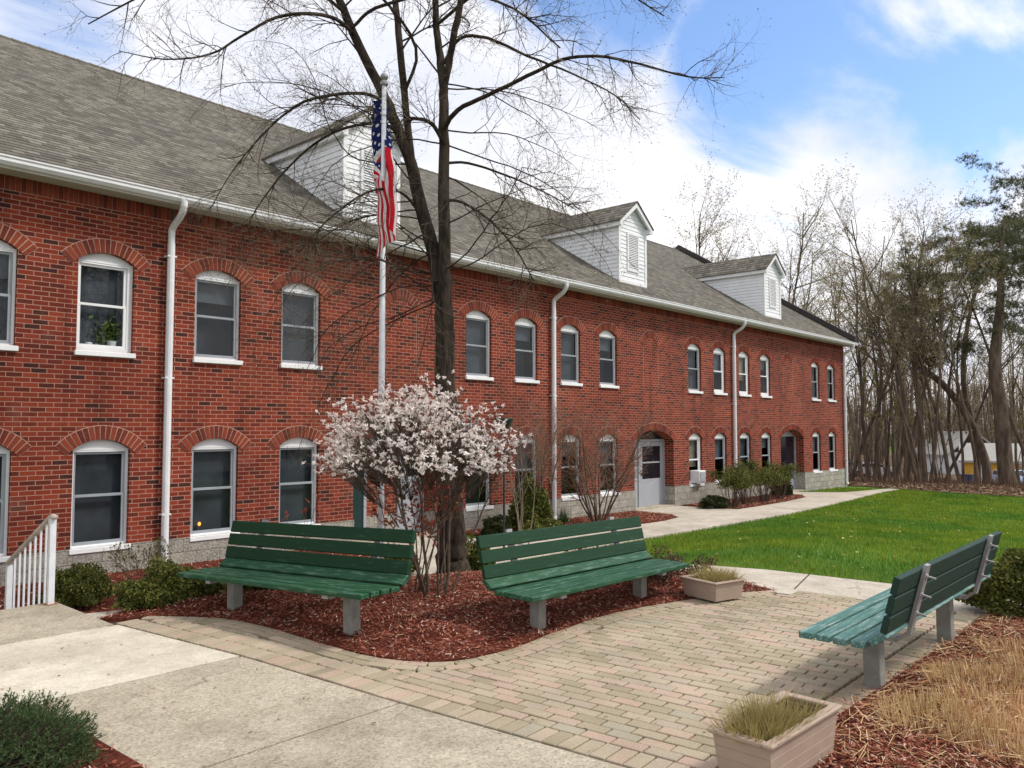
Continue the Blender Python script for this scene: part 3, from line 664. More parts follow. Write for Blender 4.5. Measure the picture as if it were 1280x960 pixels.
# window: frame mesh with children
def window_parts(z0, zs, h, kind, blind):
    H = zs-z0; y0 = .065; y1 = .11
    fr = MB(); fm = 0
    fw_ = .075 if kind == 'white' else .036
    fr.box(-HW, -HW+.036, y0, y1, 0, H); fr.box(HW-fw_, HW, y0, y1, 0, H); fr.box(-HW+.036, HW-fw_, y0, y1, H-.04, H); fr.box(-HW+.036, HW-fw_, y0, y1, 0, .03 if kind != 'white' else .06)
    A = arc(0, HW, H, h)
    fr.prism([(x, z) for x, z in A]+[], y0+.012, y1) # head panel
    fr.box(-HW, HW, y0-.006, y0+.01, H-.012, H+.012)
    si = MB(); si.box(-HW-.03, HW+.03, -.055, y0+.02, -.075, -.003, bev=.006)
    sa = MB(); mid = H*.52
    def sash(za, zb, yy):
        sa.box(-HW+.038, -HW+.068, yy, yy+.03, za, zb); sa.box(HW-fw_-.045, HW-fw_-.002, yy, yy+.03, za, zb); sa.box(-HW+.068, HW-fw_-.045, yy, yy+.03, za, za+.042); sa.box(-HW+.068, HW-fw_-.045, yy, yy+.03, zb-.034, zb)
    sash(mid-.02, H-.042, .088); sash(.032 if kind != 'white' else .062, mid+.018, .072)
    pn = MB(); a_, b_ = -HW+.06, HW-fw_-.04; pn.quad((a_, .103, mid), (b_, .103, mid), (b_, .103, H-.06), (a_, .103, H-.06)); pn.quad((a_, .087, .07), (b_, .087, .07), (b_, .087, mid), (a_, .087, mid))
    cu = MB(); cut_ = {'curtain': .50, 'screen': .72, 'curtain2': .38}.get(blind, 0) * H
    cu.quad((-HW+.02, .2, cut_), (HW-.02, .2, cut_), (HW-.02, .2, H+.1), (-HW+.02, .2, H+.1))
    if cut_: cu.box(-HW+.02, HW-.02, .19, .205, cut_-.02, cut_); cu.quad((-HW-.1, .5, -.05), (HW+.1, .5, -.05), (HW+.1, .5, cut_+.1), (-HW-.1, .5, cut_+.1), 1)
    return fr, si, sa, pn, cu
protos = {}
def make_window(x, lv, sash, blind, shade=None, full=True):
    P_ = LO if lv == 'lo' else UP; key = (lv, sash, blind)
    if key not in protos:
        fr, si, sa, pn, cu = window_parts(P_['z0'], P_['zs'], P_['h'], sash, blind)
        f = fr.build('window', M['white'], bld); f.location = (x, 0, P_['z0'])
        si.build('sill', M['white'], f); sa.build('sash', M[sash], f); pn.build('pane', M['glass'], f); cu.build('blind', [M[blind], M['darkblind']], f)
        a = arch_mb(0, HW, P_['zs']-P_['z0'], P_['h']).build('brick_arch', [M['arch'], M['mortar']], f)
        protos[key] = f; return f
    f = protos[key]; c = f.copy(); COL.objects.link(c); c.location = (x, 0, P_['z0'])
    for ch in f.children: d = ch.copy(); COL.objects.link(d); d.parent = c
    return c
lows = ['darkblind', 'darkblind', 'darkblind', 'darkblind', 'screen', 'curtain', 'screen', 'curtain', 'curtain2', 'curtain', 'darkblind', 'screen', 'curtain', 'darkblind']
ups = ['screen', 'darkblind', 'screen', 'darkblind', 'darkblind', 'screen', 'darkblind', 'screen', 'darkblind', 'curtain', 'curtain2', 'screen', 'darkblind', 'darkblind']
for i, (x, k) in enumerate(win_x):
    make_window(x, 'lo', 'white' if i in (8,) else 'sash', lows[i]); make_window(x, 'up', 'white' if i in (1, 9, 10, 11) else 'sash', ups[i])
for x in extra_x: make_window(x, 'lo', 'sash', 'darkblind'); make_window(x, 'up', 'sash', 'darkblind')
# insect screen halves: darker lower sash
# bricked-up arches
for x in blanks:
    b = arch_mb(x, .33, 4.14, .17, n=15)
    for s in (-1, 1): b.box(x+s*.40-.004, x+s*.40+.004, -.003, .002, 2.9, 4.1, 1)
    b.build('blank_arch', [M['arch'], M['mortar']], bld)
for x, hw in doors: arch_mb(x, hw, DR['zs'], DR['h'], .2, 1.06, 34).build('door_arch', [M['arch'], M['mortar']], bld)
# doors
def door_leaf(x0, x1, z0, z1, y, glass, parent, lites=2):
    b = MB(); g0, g1 = x0+.14, x1-.14; m0, m1 = z0+(.78 if lites == 2 else 1.15), z1-.12
    b.box(x0, g0, y, y+.04, z0, z1); b.box(g1, x1, y, y+.04, z0, z1); b.box(g0, g1, y, y+.04, z0, m0); b.box(g0, g1, y, y+.04, m1, z1)
    if lites == 2: mm = (m0+m1)/2; b.box(g0, g1, y+.003, y+.035, mm-.02, mm+.02)
    d = b.build('door', M['door'], parent); p = MB(); p.box(g0, g1, y+.012, y+.02, m0, m1); p.build('pane', M[glass], d)
    h = MB(); h.tube([(x0+.06, y-.05, z0+1.0), (x0+.06, y-.05, z0+.86)], .012, 6); h.box(x0+.04, x0+.08, y-.05, y, z0+.9, z0+.96); h.build('handle', M['black'], d); return d
for i, (xd, hw) in enumerate(doors):
    z0 = float(zt(xd, -.05))+.02; f = MB(); Y = .34
    if i == 2 or i == 0:
        q = MB(); q.box(xd-hw, xd+hw, Y+.01, Y+.05, 1.40, 1.68); q.build('vault_shade_panel', M['dark'], bld); f.box(xd-hw, xd+hw, Y-.02, Y+.05, 1.33, 1.40)  # dark panel stands in for the shadow under the arch vault
        f.box(xd-.36, xd-.27, Y-.03, Y+.06, z0, 1.33); f.box(xd+.99, xd+hw, Y-.03, Y+.06, z0, 1.33); f.box(xd-hw, xd-.36, Y, Y+.05, z0, 1.33)
        door_leaf(xd-.265, xd+.985, z0, 1.32, Y, 'doorglass', bld)
    elif i == 3:
        f.box(xd-hw, xd+hw, Y, Y+.05, 1.40, 1.70); f.box(xd+.96, xd+hw, Y-.03, Y+.06, z0, 1.40)
        g = MB(); g.box(xd-hw, xd+.96, Y+.01, Y+.03, z0+.75, 1.40); g.build('dark_pane', M['doorglass'], bld); f.box(xd-hw, xd+.96, Y, Y+.05, z0, z0+.75)
    else:
        g = MB(); g.box(xd-hw+.10, xd-hw+.46, Y-.04, Y+.0, z0, 1.36); g.build('green_panel', M['dkgreen'], bld)
        f.box(xd-hw+.465, xd-hw+.53, Y-.06, Y+.05, z0, 1.38); f.box(xd-hw, xd+hw, Y, Y+.05, 1.36, 1.68); f.box(xd+.30, xd+.40, Y-.03, Y+.06, z0, 1.36)
        q = MB(); q.box(xd-hw, xd+.30, Y+.0, Y+.05, .02, 1.36); q.build('inner_wall', M['brick'], bld); q = MB(); q.box(xd-hw, xd+.30, Y-.02, Y+.05, z0, .018); q.build('inner_base', M['stone'], bld)
        door_leaf(xd+.40, xd+hw, z0, 1.35, Y, 'doorglass', bld, 1)
    f.build('door_frame', M['door'], bld)
# roof
rf = MB()
def rz(y): return EAVE[1]+SL*(y-EAVE[0])
xo = X1+.35
rf.quad((X0-.3, EAVE[0]-.04, rz(EAVE[0]-.04)), (xo, EAVE[0]-.04, rz(EAVE[0]-.04)), (xo, RIDGE[0], RIDGE[1]), (X0-.3, RIDGE[0], RIDGE[1]))
rf.quad((X0-.3, EAVE[0]-.04, rz(EAVE[0]-.04)-.03), (xo, EAVE[0]-.04, rz(EAVE[0]-.04)-.03), (xo, EAVE[0]-.04, rz(EAVE[0]-.04)), (X0-.3, EAVE[0]-.04, rz(EAVE[0]-.04)))
rf.quad((X0-.3, RIDGE[0], RIDGE[1]), (xo, RIDGE[0], RIDGE[1]), (xo, 16.4, EAVE[1]), (X0-.3, 16.4, EAVE[1]))
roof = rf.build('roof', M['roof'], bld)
# courses of shingles as low real steps near the eave edge: ridge cap
rc = MB(); x = X0
while x < xo-.3:
    rc.add([(x, RIDGE[0]-.16, RIDGE[1]-.085), (x+.3, RIDGE[0]-.16, RIDGE[1]-.095), (x+.3, RIDGE[0], RIDGE[1]+.018), (x, RIDGE[0], RIDGE[1]+.03), (x, RIDGE[0]+.16, RIDGE[1]-.085), (x+.3, RIDGE[0]+.16, RIDGE[1]-.095)], [(0, 1, 2, 3), (3, 2, 5, 4)]); x += .28
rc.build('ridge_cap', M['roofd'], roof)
# rake fascia at the gable end
rk = MB()
for ya, za, yb, zb_ in ((EAVE[0]-.02, rz(EAVE[0]-.02), RIDGE[0], RIDGE[1]), (16.42, EVZ if False else EAVE[1], RIDGE[0], RIDGE[1])):
    for (xa, xb, lo, hi) in ((xo+.002, xo+.05, -.24, .24), (xo-.16, xo+.0, .03, .27)):
        V = [(xa, ya, za+lo), (xb, ya, za+lo), (xb, ya, za+hi), (xa, ya, za+hi), (xa, yb, zb_+lo), (xb, yb, zb_+lo), (xb, yb, zb_+hi), (xa, yb, zb_+hi)]
        rk.add(V, [(0, 1, 2, 3), (4, 5, 6, 7), (0, 1, 5, 4), (1, 2, 6, 5), (2, 3, 7, 6), (3, 0, 4, 7)])
rk.build('rake_board', M['fascia'], bld)
# soffit, fascia, gutter, downspouts
sf = MB(); sf.box(X0-.3, xo-.02, EAVE[0]+.02, .0, 5.19, 5.21); sf.build('soffit', M['soffit'], bld)
gu = MB(); G = [(-.02, 0), (-.02, -.12), (-.09, -.12), (-.125, -.075), (-.125, -.035), (-.14, -.02), (-.14, 0), (-.125, 0), (-.12, -.015), (-.11, -.035), (-.11, -.07), (-.085, -.105), (-.035, -.105), (-.035, 0)]
gx = [(EAVE[0]+.03+a, 5.315+c) for a, c in G]; n = len(gx)
gu.add([(X0-.3, y, z) for y, z in gx]+[(xo, y, z) for y, z in gx], [(i, (i+1) % n, (i+1) % n+n, i+n) for i in range(n)]+[tuple(range(n)), tuple(range(2*n-1, n-1, -1))])
gu.box(X0-.3, xo-.02, EAVE[0]+.012, EAVE[0]+.03, 5.17, 5.30)
gu.build('gutter', M['gutter'], bld)
for xs, zb_ in ((5.75, -.36), (15.25, -.5), (24.72, -.55), (34.80, -.66), (-3.7, -.36)):
    d = MB(); pts = spl([(xs, EAVE[0]-.06, 5.22), (xs, EAVE[0]-.05, 5.12), (xs, EAVE[0]+.05, 5.0), (xs, -.12, 4.86), (xs, -.085, 4.74), (xs, -.085, 4.6)], 4)
    d.tube(pts, .052, 10); d.tube([(xs, -.085, 4.62), (xs, -.085, zb_+.12), (xs, -.13, zb_+.02)], [.056, .056, .06], 10)
    for z in (4.4, 2.5, .4): d.box(xs-.07, xs+.07, -.13, -.002, z, z+.025)
    d.build('downspout', M['gutter'], bld, smooth=False)
# dormers
def dormer(xc, par):
    yf = .45; hw = .70; ze = 7.56; zr = 8.2; zb0 = rz(yf); b = MB(); pit = (zr-ze)/.8
    root = None
    # front: lapped siding
    z = zb0+.06
    top = lambda z: hw if z < ze-.02 else max(0.0, (zr-.03-z)/pit)
    lap = .115; z = zb0-.05
    while z < zr-.05:
        z2 = min(z+lap, zr-.04); w0, w1 = top(z), top(z2)
        b.quad((xc-w0, yf-.014, z), (xc+w0, yf-.014, z), (xc+w1, yf, z2), (xc-w1, yf, z2)); b.quad((xc-w0, yf-.014, z), (xc+w0, yf-.014, z), (xc+w0, yf, z), (xc-w0, yf, z)); z += lap
    z = zb0-.05
    while z < ze:
        z2 = min(z+lap, ze); ya = EAVE[0]+(z-EAVE[1])/SL; yb = EAVE[0]+(z2-EAVE[1])/SL
        for s in (-1, 1):
            xx = xc+s*hw; b.quad((xx+s*.014, yf, z), (xx+s*.014, ya+.02, z), (xx, yb+.02, z2), (xx, yf, z2)); b.quad((xx+s*.014, yf, z), (xx+s*.014, ya, z), (xx, ya, z), (xx, yf, z))
        z += lap
    o = b.build('dormer', M['siding'], par)
    t = MB(); 
    for s in (-1, 1): xa, xb = sorted((xc+s*(hw-.07), xc+s*(hw+.022))); t.box(xa, xb, yf-.03, yf-.004, zb0-.04, ze); 
    t.box(xc-hw, xc+hw, yf-.035, yf-.006, zb0-.03, zb0+.06)
    # eave boxes along the sides and rakes
    yk = EAVE[0]+(ze-EAVE[1])/SL
    for s in (-1, 1):
        xa, xb = sorted((xc+s*(hw+.005), xc+s*.82)); t.box(xa, xb, yf-.16, yk+.25, ze-.13, ze+.02)
        V = []
        for yy in (yf-.17, yf-.12):
            V += [(xc+s*.84, yy, ze-.12), (xc+s*.84, yy, ze+.03), (xc, yy, zr+.03), (xc, yy, zr-.12)]
        t.add(V, [(0, 1, 2, 3), (4, 5, 6, 7), (0, 4, 7, 3), (1, 5, 6, 2), (0, 1, 5, 4)])
        t.add([(xc+s*.82, yf-.12, ze-.02), (xc, yf-.12, zr-.03), (xc, yf, zr-.03), (xc+s*.82, yf, ze-.02)], [(0, 1, 2, 3)])
    t.build('trim', M['white'], o)
    # roof of the dormer
    r = MB(); yr = EAVE[0]+(zr+.05-EAVE[1])/SL
    for s in (-1, 1):
        ye = EAVE[0]+(ze+.02-EAVE[1])/SL
        r.add([(xc+s*.87, yf-.2, ze+.02), (xc, yf-.2, zr+.07), (xc, yr+.15, zr+.07), (xc+s*.87, ye+.05, ze+.02), (xc+s*.87, yf-.2, ze-.005), (xc, yf-.2, zr+.04)], [(0, 1, 2, 3), (0, 1, 5, 4)])
        r.add([(xc+s*.87, yf-.2, ze-.005), (xc+s*.87, ye, ze-.005), (xc+s*.87, ye, ze+.02), (xc+s*.87, yf-.2, ze+.02)], [(0, 1, 2, 3)])
    r.build('dormer_roof', M['roofd'], o)
    l = MB(); z0, z1, w_ = 6.28, 7.28, .235
    l.box(xc-w_-.06, xc-w_, yf-.04, yf, z0-.06, z1+.06); l.box(xc+w_, xc+w_+.06, yf-.04, yf, z0-.06, z1+.06); l.box(xc-w_, xc+w_, yf-.04, yf, z0-.06, z0); l.box(xc-w_, xc+w_, yf-.04, yf, z1, z1+.06)
    l.box(xc-w_, xc+w_, yf-.006, yf-.001, z0, z1, 1)
    z = z0+.01
    while z < z1-.04:
        l.quad((xc-w_, yf-.038, z), (xc+w_, yf-.038, z), (xc+w_, yf-.008, z+.045), (xc-w_, yf-.008, z+.045)); z += .05
    l.build('louver', [M['white'], M['sash']], o)
for xc in (.6, 10.08, 19.53, 28.95): dormer(xc, bld)
# wall lantern by door one
ln = MB(); xl, zl = 12.02, 1.0
ln.tube([(xl, -.30, zl-.20), (xl, -.30, zl-.16), (xl, -.30, zl+.10), (xl, -.30, zl+.14)], [.05, .09, .14, .16], 6); ln.tube([(xl, -.30, zl+.14), (xl, -.30, zl+.24)], [.16, .02], 6); ln.tube([(xl, -.3, zl+.22), (xl, -.15, zl+.28), (xl, -.01, zl+.15)], .012, 6); ln.box(xl-.05, xl+.05, -.03, -.005, zl, zl+.2)
ln.build('wall_lantern', plain('lantern_glass', (.22, .25, .29), .25, .5), bld)
# air conditioner in a lower window
acx, acz = 22.27, .05
ac = empty('air_conditioner', (acx, -.02, acz), 'white box air conditioner in the ground floor window right of the grey door', 'air conditioner')
a = MB(); a.box(-.20, .20, -.20, .14, 0, .38, bev=.015); a.build('case', M['white'], ac)
a = MB(); a.box(-.16, .16, -.212, -.203, .04, .34)
for i in range(12): a.box(-.15, .15, -.22, -.213, .05+i*.023, .058+i*.023, 1)
a.build('grille', [M['sash'], M['gutter']], ac)
# small potted plant and jar in the upper left window
r = np.random.default_rng(9)
pp = empty('potted_plant', (4.98, .16, UP['z0']+.05), 'small leafy house plant behind the glass of an upper window left of the first downspout', 'plant')
n = 260; C = r.normal(0, 1, (n, 3))*[.12, .02, .11]+[0, 0, .24]; V, F = quads(C, rvec(n, r)*.028, rvec(n, r)*.02); mesh('foliage', V, F, leafmat('house_plant_leaf', [(0, (.05, .10, .02)), (1, (.30, .36, .10))]), pp)
q = MB(); q.tube([(0, 0, 0), (0, 0, .13)], [.05, .07], 12); q.build('pot', M['white'], pp)
jar = MB(); jar.tube([(0, 0, 0), (0, 0, .07), (0, 0, .09)], [.05, .055, .035], 12); jo = jar.build('jar', M['white']); jo.location = (4.66, .16, UP['z0']+.05); tag(jo, 'small pale jar behind the glass beside the house plant', 'jar')
# small orange lamp behind a lower window
em = NT('lamp_glow', .5); em.b.inputs['Emission Color'].default_value = (1, .32, .05, 1); em.b.inputs['Emission Strength'].default_value = 2.5; em.col((.8, .3, .05))
lm = MB(); lm.tube([(0, 0, 0), (0, 0, .02), (0, 0, .045), (0, 0, .06)], [.012, .024, .022, .006], 10); lo_ = lm.build('night_light', em.m); lo_.location = (6.42, .15, .16); tag(lo_, 'tiny glowing orange lamp behind the second lower window from the handrail', 'lamp')

# ------------------------------------------------------------------ steps and handrail
st = MB(); zb_ = -.5
for i in range(4): st.box(1.0, 2.78, -3.5+i*.31+.002, -3.5+(i+1)*.31+.002, -.9, -.135*(i+1))
sto = st.build('steps', M['conc']); tag(sto, 'concrete steps going down from the landing towards the building', 'steps')
ck = MB(); ck.add([(2.80, -3.49, -.9), (3.05, -3.49, -.9), (3.05, -3.49, .0), (2.80, -3.49, .0), (2.80, -2.2, -.9), (3.05, -2.2, -.9), (3.05, -2.2, -.48), (2.80, -2.2, -.48)], [(0, 1, 2, 3), (4, 5, 6, 7), (3, 2, 6, 7), (1, 2, 6, 5), (0, 3, 7, 4)])
ck.build('side_kerb', M['conc'], sto)
hr = empty('handrail', (2.98, -3.58, 0), 'white metal stair handrail with thin balusters at the left of the picture', 'handrail')
a = MB(); a.box(-.028, .028, -.028, .028, -.0, .84); a.build('post', M['metalw'], hr)
a = MB(); a.box(-.028, .028, 1.22, 1.276, -.6, .24); a.build('post', M['metalw'], hr)
a = MB(); a.tube([(0, -.06, .86), (0, .0, .86), (0, .06, .845), (0, 1.26, .275), (0, 1.3, .25)], .028, 8); a.build('rail', M['rust'], hr, True)
for i in range(7):
    y = .16+i*.152; a = MB(); zt_ = .845-(y-.06)*.475; a.box(-.009, .009, y-.009, y+.009, zt_-.02-.84, zt_-.01); a.build('baluster', M['metalw'], hr)
a = MB(); a.tube([(0, .03, -.03), (0, 1.24, -.57)], .016, 6); a.build('bottom_rail', M['metalw'], hr)
a = MB(); a.tube([(0, 0, .001), (0, 0, .004)], [.07, .06], 10); a.build('rust_stain', plain('rust', (.25, .10, .04), .9, .1, .4, 60), hr)

# ------------------------------------------------------------------ benches
def make_bench(label, ext, mats, flip=1, pos=(0, 0), ang=0, zb_=0, tilt=0):
    """local x along the bench, -y is the front"""
    root = empty('park_bench', (pos[0], pos[1], zb_), label, 'bench', 'green slatted benches round the patio')
    root.rotation_euler = Matrix.Rotation(ang, 4, 'Z').to_3x3().to_euler()
    root.rotation_euler = (Matrix.Rotation(ang, 3, 'Z') @ Matrix.Rotation(-tilt, 3, 'Y')).to_euler()
    L = 2.5; sm_, bm_, lm_ = mats; h = .416
    for i in range(4):
        y0 = -.325+i*.1125; a = MB(); dx = r.uniform(-.006, .006)
        a.box(-L/2+dx, L/2+dx, y0+.006, y0+.097, h-.042, h+r.uniform(-.002, .002), bev=.005); a.build('seat_slat', M[sm_], root)
    # steep slat between seat and back, then three back slats
    def lean(y, z, w_, ang_, m_):
        a = MB(); Mx = Matrix.Translation((0, y, z)) @ Matrix.Rotation(ang_, 4, 'X'); a.box(-L/2, L/2, -.02, .02, 0, w_, M=Mx, bev=.005); return a.build('back_slat', M[m_], root)
    lean(.142, h-.005, .115, R(-52), sm_)
    by, bz = .219, h+.075; an = R(-15)
    for i in range(3):
        s = i*.128; lean(by-math.sin(an)*s, bz+math.cos(an)*s, .112, an, bm_)
    for s in (-1, 1):
        x = s*.80
        a = MB(); bot = float(ext)-zb_; a.box(x-.05, x+.05, -.055, .055, -.14, h-.075, bev=.006); a.build('leg', M['post'], root)
        a = MB(); a.box(x-.035, x+.035, -.29, .16, h-.075, h-.044)
        a.box(x-.035, x+.035, -.012, .012, 0, .09, M=Matrix.Translation((0, .15, h-.07)) @ Matrix.Rotation(R(-52), 4, 'X'))
        a.box(x-.035, x+.035, -.012, .012, -.085, .40, M=Matrix.Translation((0, by+.034, bz-.01)) @ Matrix.Rotation(an, 4, 'X')); a.build('bracket', M['bracket'], root)
        for i in range(3):
            q = i*.128+.056; p = (x, by+.045-math.sin(an)*q, bz+math.cos(an)*q); b = MB(); b.tube([p, (x, p[1]+.06, p[2]-.012)], .008, 6); b.tube([(x, p[1]+.0, p[2]), (x, p[1]+.012, p[2]-.002)], .018, 6); b.build('bolt', M['bracket'], root)
    return root
make_bench('dark green bench with scuffed seat nearest the handrail, in front of the blossoming shrub', 0, ('slatseat', 'slat', 0), 1, (4.12, -6.037), R(-83.9), -.006, .035)
make_bench('dark green bench between the blossoming shrub and the small far planter', 0, ('slatseat', 'slat', 0), 1, (6.25, -7.813), R(-.2), -.049, -.013)
make_bench('faded sky-glossed green bench seen from behind at the right of the patio, bolts showing', 0, ('slatpale', 'slatdark', 0), 1, (6.568, -10.536), R(178.4), .01, -.021)

# ------------------------------------------------------------------ planters
def planter(c, lx, ly, h, rz_, label, glabel, gs, n):
    p = empty('planter', (c[0], c[1], c[2]), label, 'planter', 'tan flower boxes', rz_)
    b = MB(); f = .90; k = 5
    for i in range(4):
        z0 = h*.92*i/4; z1 = h*.92*(i+1)/4-.004; s0 = f+(1-f)*i/4; s1 = f+(1-f)*(i+1)/4
        for (ax, ay, bx, by_) in ((-1, -1, 1, -1), (1, -1, 1, 1), (1, 1, -1, 1), (-1, 1, -1, -1)):
            b.quad((ax*lx/2*s0, ay*ly/2*s0, z0), (bx*lx/2*s0, by_*ly/2*s0, z0), (bx*lx/2*s1, by_*ly/2*s1, z1), (ax*lx/2*s1, ay*ly/2*s1, z1))
            s2 = s1-.012; b.quad((ax*lx/2*s1, ay*ly/2*s1, z1), (bx*lx/2*s1, by_*ly/2*s1, z1), (bx*lx/2*s2, by_*ly/2*s2, z1+.004), (ax*lx/2*s2, ay*ly/2*s2, z1+.004))
    b.build('box', M['planter'], p)
    rm = MB(); o = .02; t = .035
    rm.box(-lx/2-o, lx/2+o, -ly/2-o, -ly/2+t, h*.92, h, bev=.005); rm.box(-lx/2-o, lx/2+o, ly/2-t, ly/2+o, h*.92, h, bev=.005); rm.box(-lx/2-o, -lx/2+t, -ly/2+t, ly/2-t, h*.92, h-.001, bev=.004); rm.box(lx/2-t, lx/2+o, -ly/2+t, ly/2-t, h*.92, h-.001, bev=.004); rm.build('rim', M['planter'], p)
    s = MB(); s.quad((-lx/2+.01, -ly/2+.01, h*.8), (lx/2-.01, -ly/2+.01, h*.8), (lx/2-.01, ly/2-.01, h*.8), (-lx/2+.01, ly/2-.01, h*.8)); s.build('soil', M['potsoil'], p)
    rr = np.random.default_rng(n); ox, sx = gs; X = np.clip(rr.normal(ox, sx, n), -lx/2+.04, lx/2-.04); Y = rr.uniform(-ly/2+.04, ly/2-.04, n)
    D = np.column_stack([rr.normal(0, .05, n)+(X-ox)*.35, rr.normal(0, .05, n)+Y*.4, rr.uniform(.05, .17, n)]); a = rr.uniform(0, np.pi, n)
    V, F = blades(np.column_stack([X, Y, np.full(n, h*.8)]), D, np.column_stack([np.cos(a), np.sin(a), 0*a])*.0034)
    m_ = 260; x = rr.normal(ox, sx*1.2, m_); y = rr.uniform(-ly/2, ly/2, m_); T = np.column_stack([rr.normal(0, .10, m_), rr.normal(0, .10, m_), rr.uniform(.1, .24, m_)]); V2, F2 = blades(np.column_stack([np.clip(x, -lx/2+.05, lx/2-.05), y*.8, np.full(m_, h*.8)]), T, np.tile([.0015, .001, 0], (m_, 1)))
    g = mesh('grass_clump', np.vstack([V, V2]), np.vstack([F, F2+len(V)]), M['drygrass']); g.location = p.location; g.rotation_euler = (0, 0, rz_); tag(g, glabel, 'plant')
planter((4.035, -10.6, .03), .76, .30, .25, R(-2.5), 'tan ribbed flower box with dry grass in the near foreground', 'half dry grass tufts growing in the near flower box', (-.13, .13), 1700)
planter((7.62, -8.33, .02), .42, .46, .19, R(-14), 'small tan flower box at the corner of the mulch bed by the far walk', 'yellow green grass growing in the small far flower box', (.08, .1), 900)

# ------------------------------------------------------------------ flagpole and flag
fp = P(476, 600, 9.8); FX, FY = fp[0], fp[1]; fz = float(zt(FX, FY))+.05
top = P(472, 95, 9.8)[2]
pl = empty('flagpole', (FX, FY, fz), 'tall white flagpole with a ball on top standing behind the left bench', 'flagpole')
H = top-fz
a = MB(); a.tube([(0, 0, -.1), (0, 0, H*.4), (0, 0, H)], [.042, .038, .028], 14); a.build('pole', M['metalw'], pl, True)
a = MB(); a.tube([(0, 0, H), (0, 0, H+.03), (0, 0, H+.07)], [.05, .05, .02], 12); a.build('truck', M['bracket'], pl)
a = MB(); a.tube([(0, 0, H+.06+.045*(1-math.cos(t))) for t in np.linspace(.2, math.pi-.1, 8)], [.05*math.sin(t)+.002 for t in np.linspace(.2, math.pi-.1, 8)], 12); a.build('finial', M['bracket'], pl, True)
a = MB(); a.tube([(.05, .03, H+.01), (.055, .03, 1.1), (.045, .02, .9)], .004, 4); a.build('halyard', M['white'], pl)
a = MB(); a.box(.03, .06, -.01, .01, .95, 1.12); a.build('cleat', M['bracket'], pl)
def m_flag():
    m = NT('flag_cloth', .8, .1); uv = m.n('ShaderNodeUVMap').outputs[0]; s = m.n('ShaderNodeSeparateXYZ', {0: uv}); u, v = s.outputs[0], s.outputs[1]
    st_ = m.math('LESS_THAN', m.math('MODULO', m.math('MULTIPLY', v, 13.0), 2.0), 1.0)
    c = m.mix(st_, (.78, .76, .76), (.55, .012, .025))
    can = m.math('MULTIPLY', m.math('LESS_THAN', u, .4), m.math('LESS_THAN', v, 7/13))
    gx = m.math('MULTIPLY', u, 12/.4); gy = m.math('MULTIPLY', v, 10/(7/13))
    ix = m.math('ROUND', gx); iy = m.math('ROUND', gy); par = m.math('LESS_THAN', m.math('MODULO', m.math('ADD', ix, iy), 2.0), .5)
    dx = m.math('SUBTRACT', gx, ix); dy = m.math('SUBTRACT', gy, iy); dd = m.math('ADD', m.math('MULTIPLY', dx, dx), m.math('MULTIPLY', dy, dy))
    star = m.math('MULTIPLY', m.math('LESS_THAN', dd, .085), par)
    cc = m.mix(star, (.012, .022, .12), (.78, .78, .8)); c = m.mix(can, c, cc); m.col(c)
    tr = m.n('ShaderNodeBsdfTranslucent', {0: c}); ms = m.n('ShaderNodeMixShader', {0: .2, 1: m.b.outputs[0], 2: tr.outputs[0]}); m.t.links.new(ms.outputs[0], m.t.nodes['Material Output'].inputs[0])
    return m.m
def flag():
    nu, nv = 110, 90; u = np.linspace(0, 1, nu)[:, None]; v = np.linspace(0, 1, nv)[None, :]
    s = sm(u*1.7)
    z = -v*1.15*(1-.72*s)-1.72*u**1.08-.03*np.sin(v*9+u*6)*s
    w_ = v/(v+1.5*u+1e-4); w_ = np.where(u <= 0, 1.0, w_); ph = np.pi*w_*(2.2+1.1*u)+.35*u
    wd = (.085+.052*s*(1-.22*u))
    bul = np.exp(-((u-.36)/.13)**2)*np.clip(np.sin((v-.25)*np.pi/.75), 0, 1)
    lx = -.015+.14*sm(u*1.3)+.098*(1+.25*u)*(np.sin(ph)-.50)+.05*bul*s+.010*np.sin(u*23+v*7)
    ly = -.045+.17*sm(u*1.9-.25)+.05*np.cos(ph)*(.3+.7*s)+.012*np.sin(ph*2+u*9)
    rt = np.array([math.sin(YAW), -math.cos(YAW)]); fd = np.array([math.cos(YAW), math.sin(YAW)])
    # unfurled a little: local axes fixed in the world
    Xw = lx*rt[0]+(ly-.02)*fd[0]*-1; Yw = lx*rt[1]+(ly-.02)*fd[1]*-1
    V = np.stack([Xw+0*z, Yw+0*z, z+0*Xw], -1).reshape(-1, 3); i = np.arange(nu-1)[:, None]*nv+np.arange(nv-1)[None]
    F = np.stack([i, i+1, i+nv+1, i+nv], -1).reshape(-1, 4); UV = np.stack(np.broadcast_arrays(u, v), -1).reshape(-1, 2)
    o = mesh('flag', V, F, m_flag(), smooth=True, uv=UV); o.location = (FX, FY, top-.14); tag(o, 'american flag hanging limp and furled from the white flagpole', 'flag')
flag()

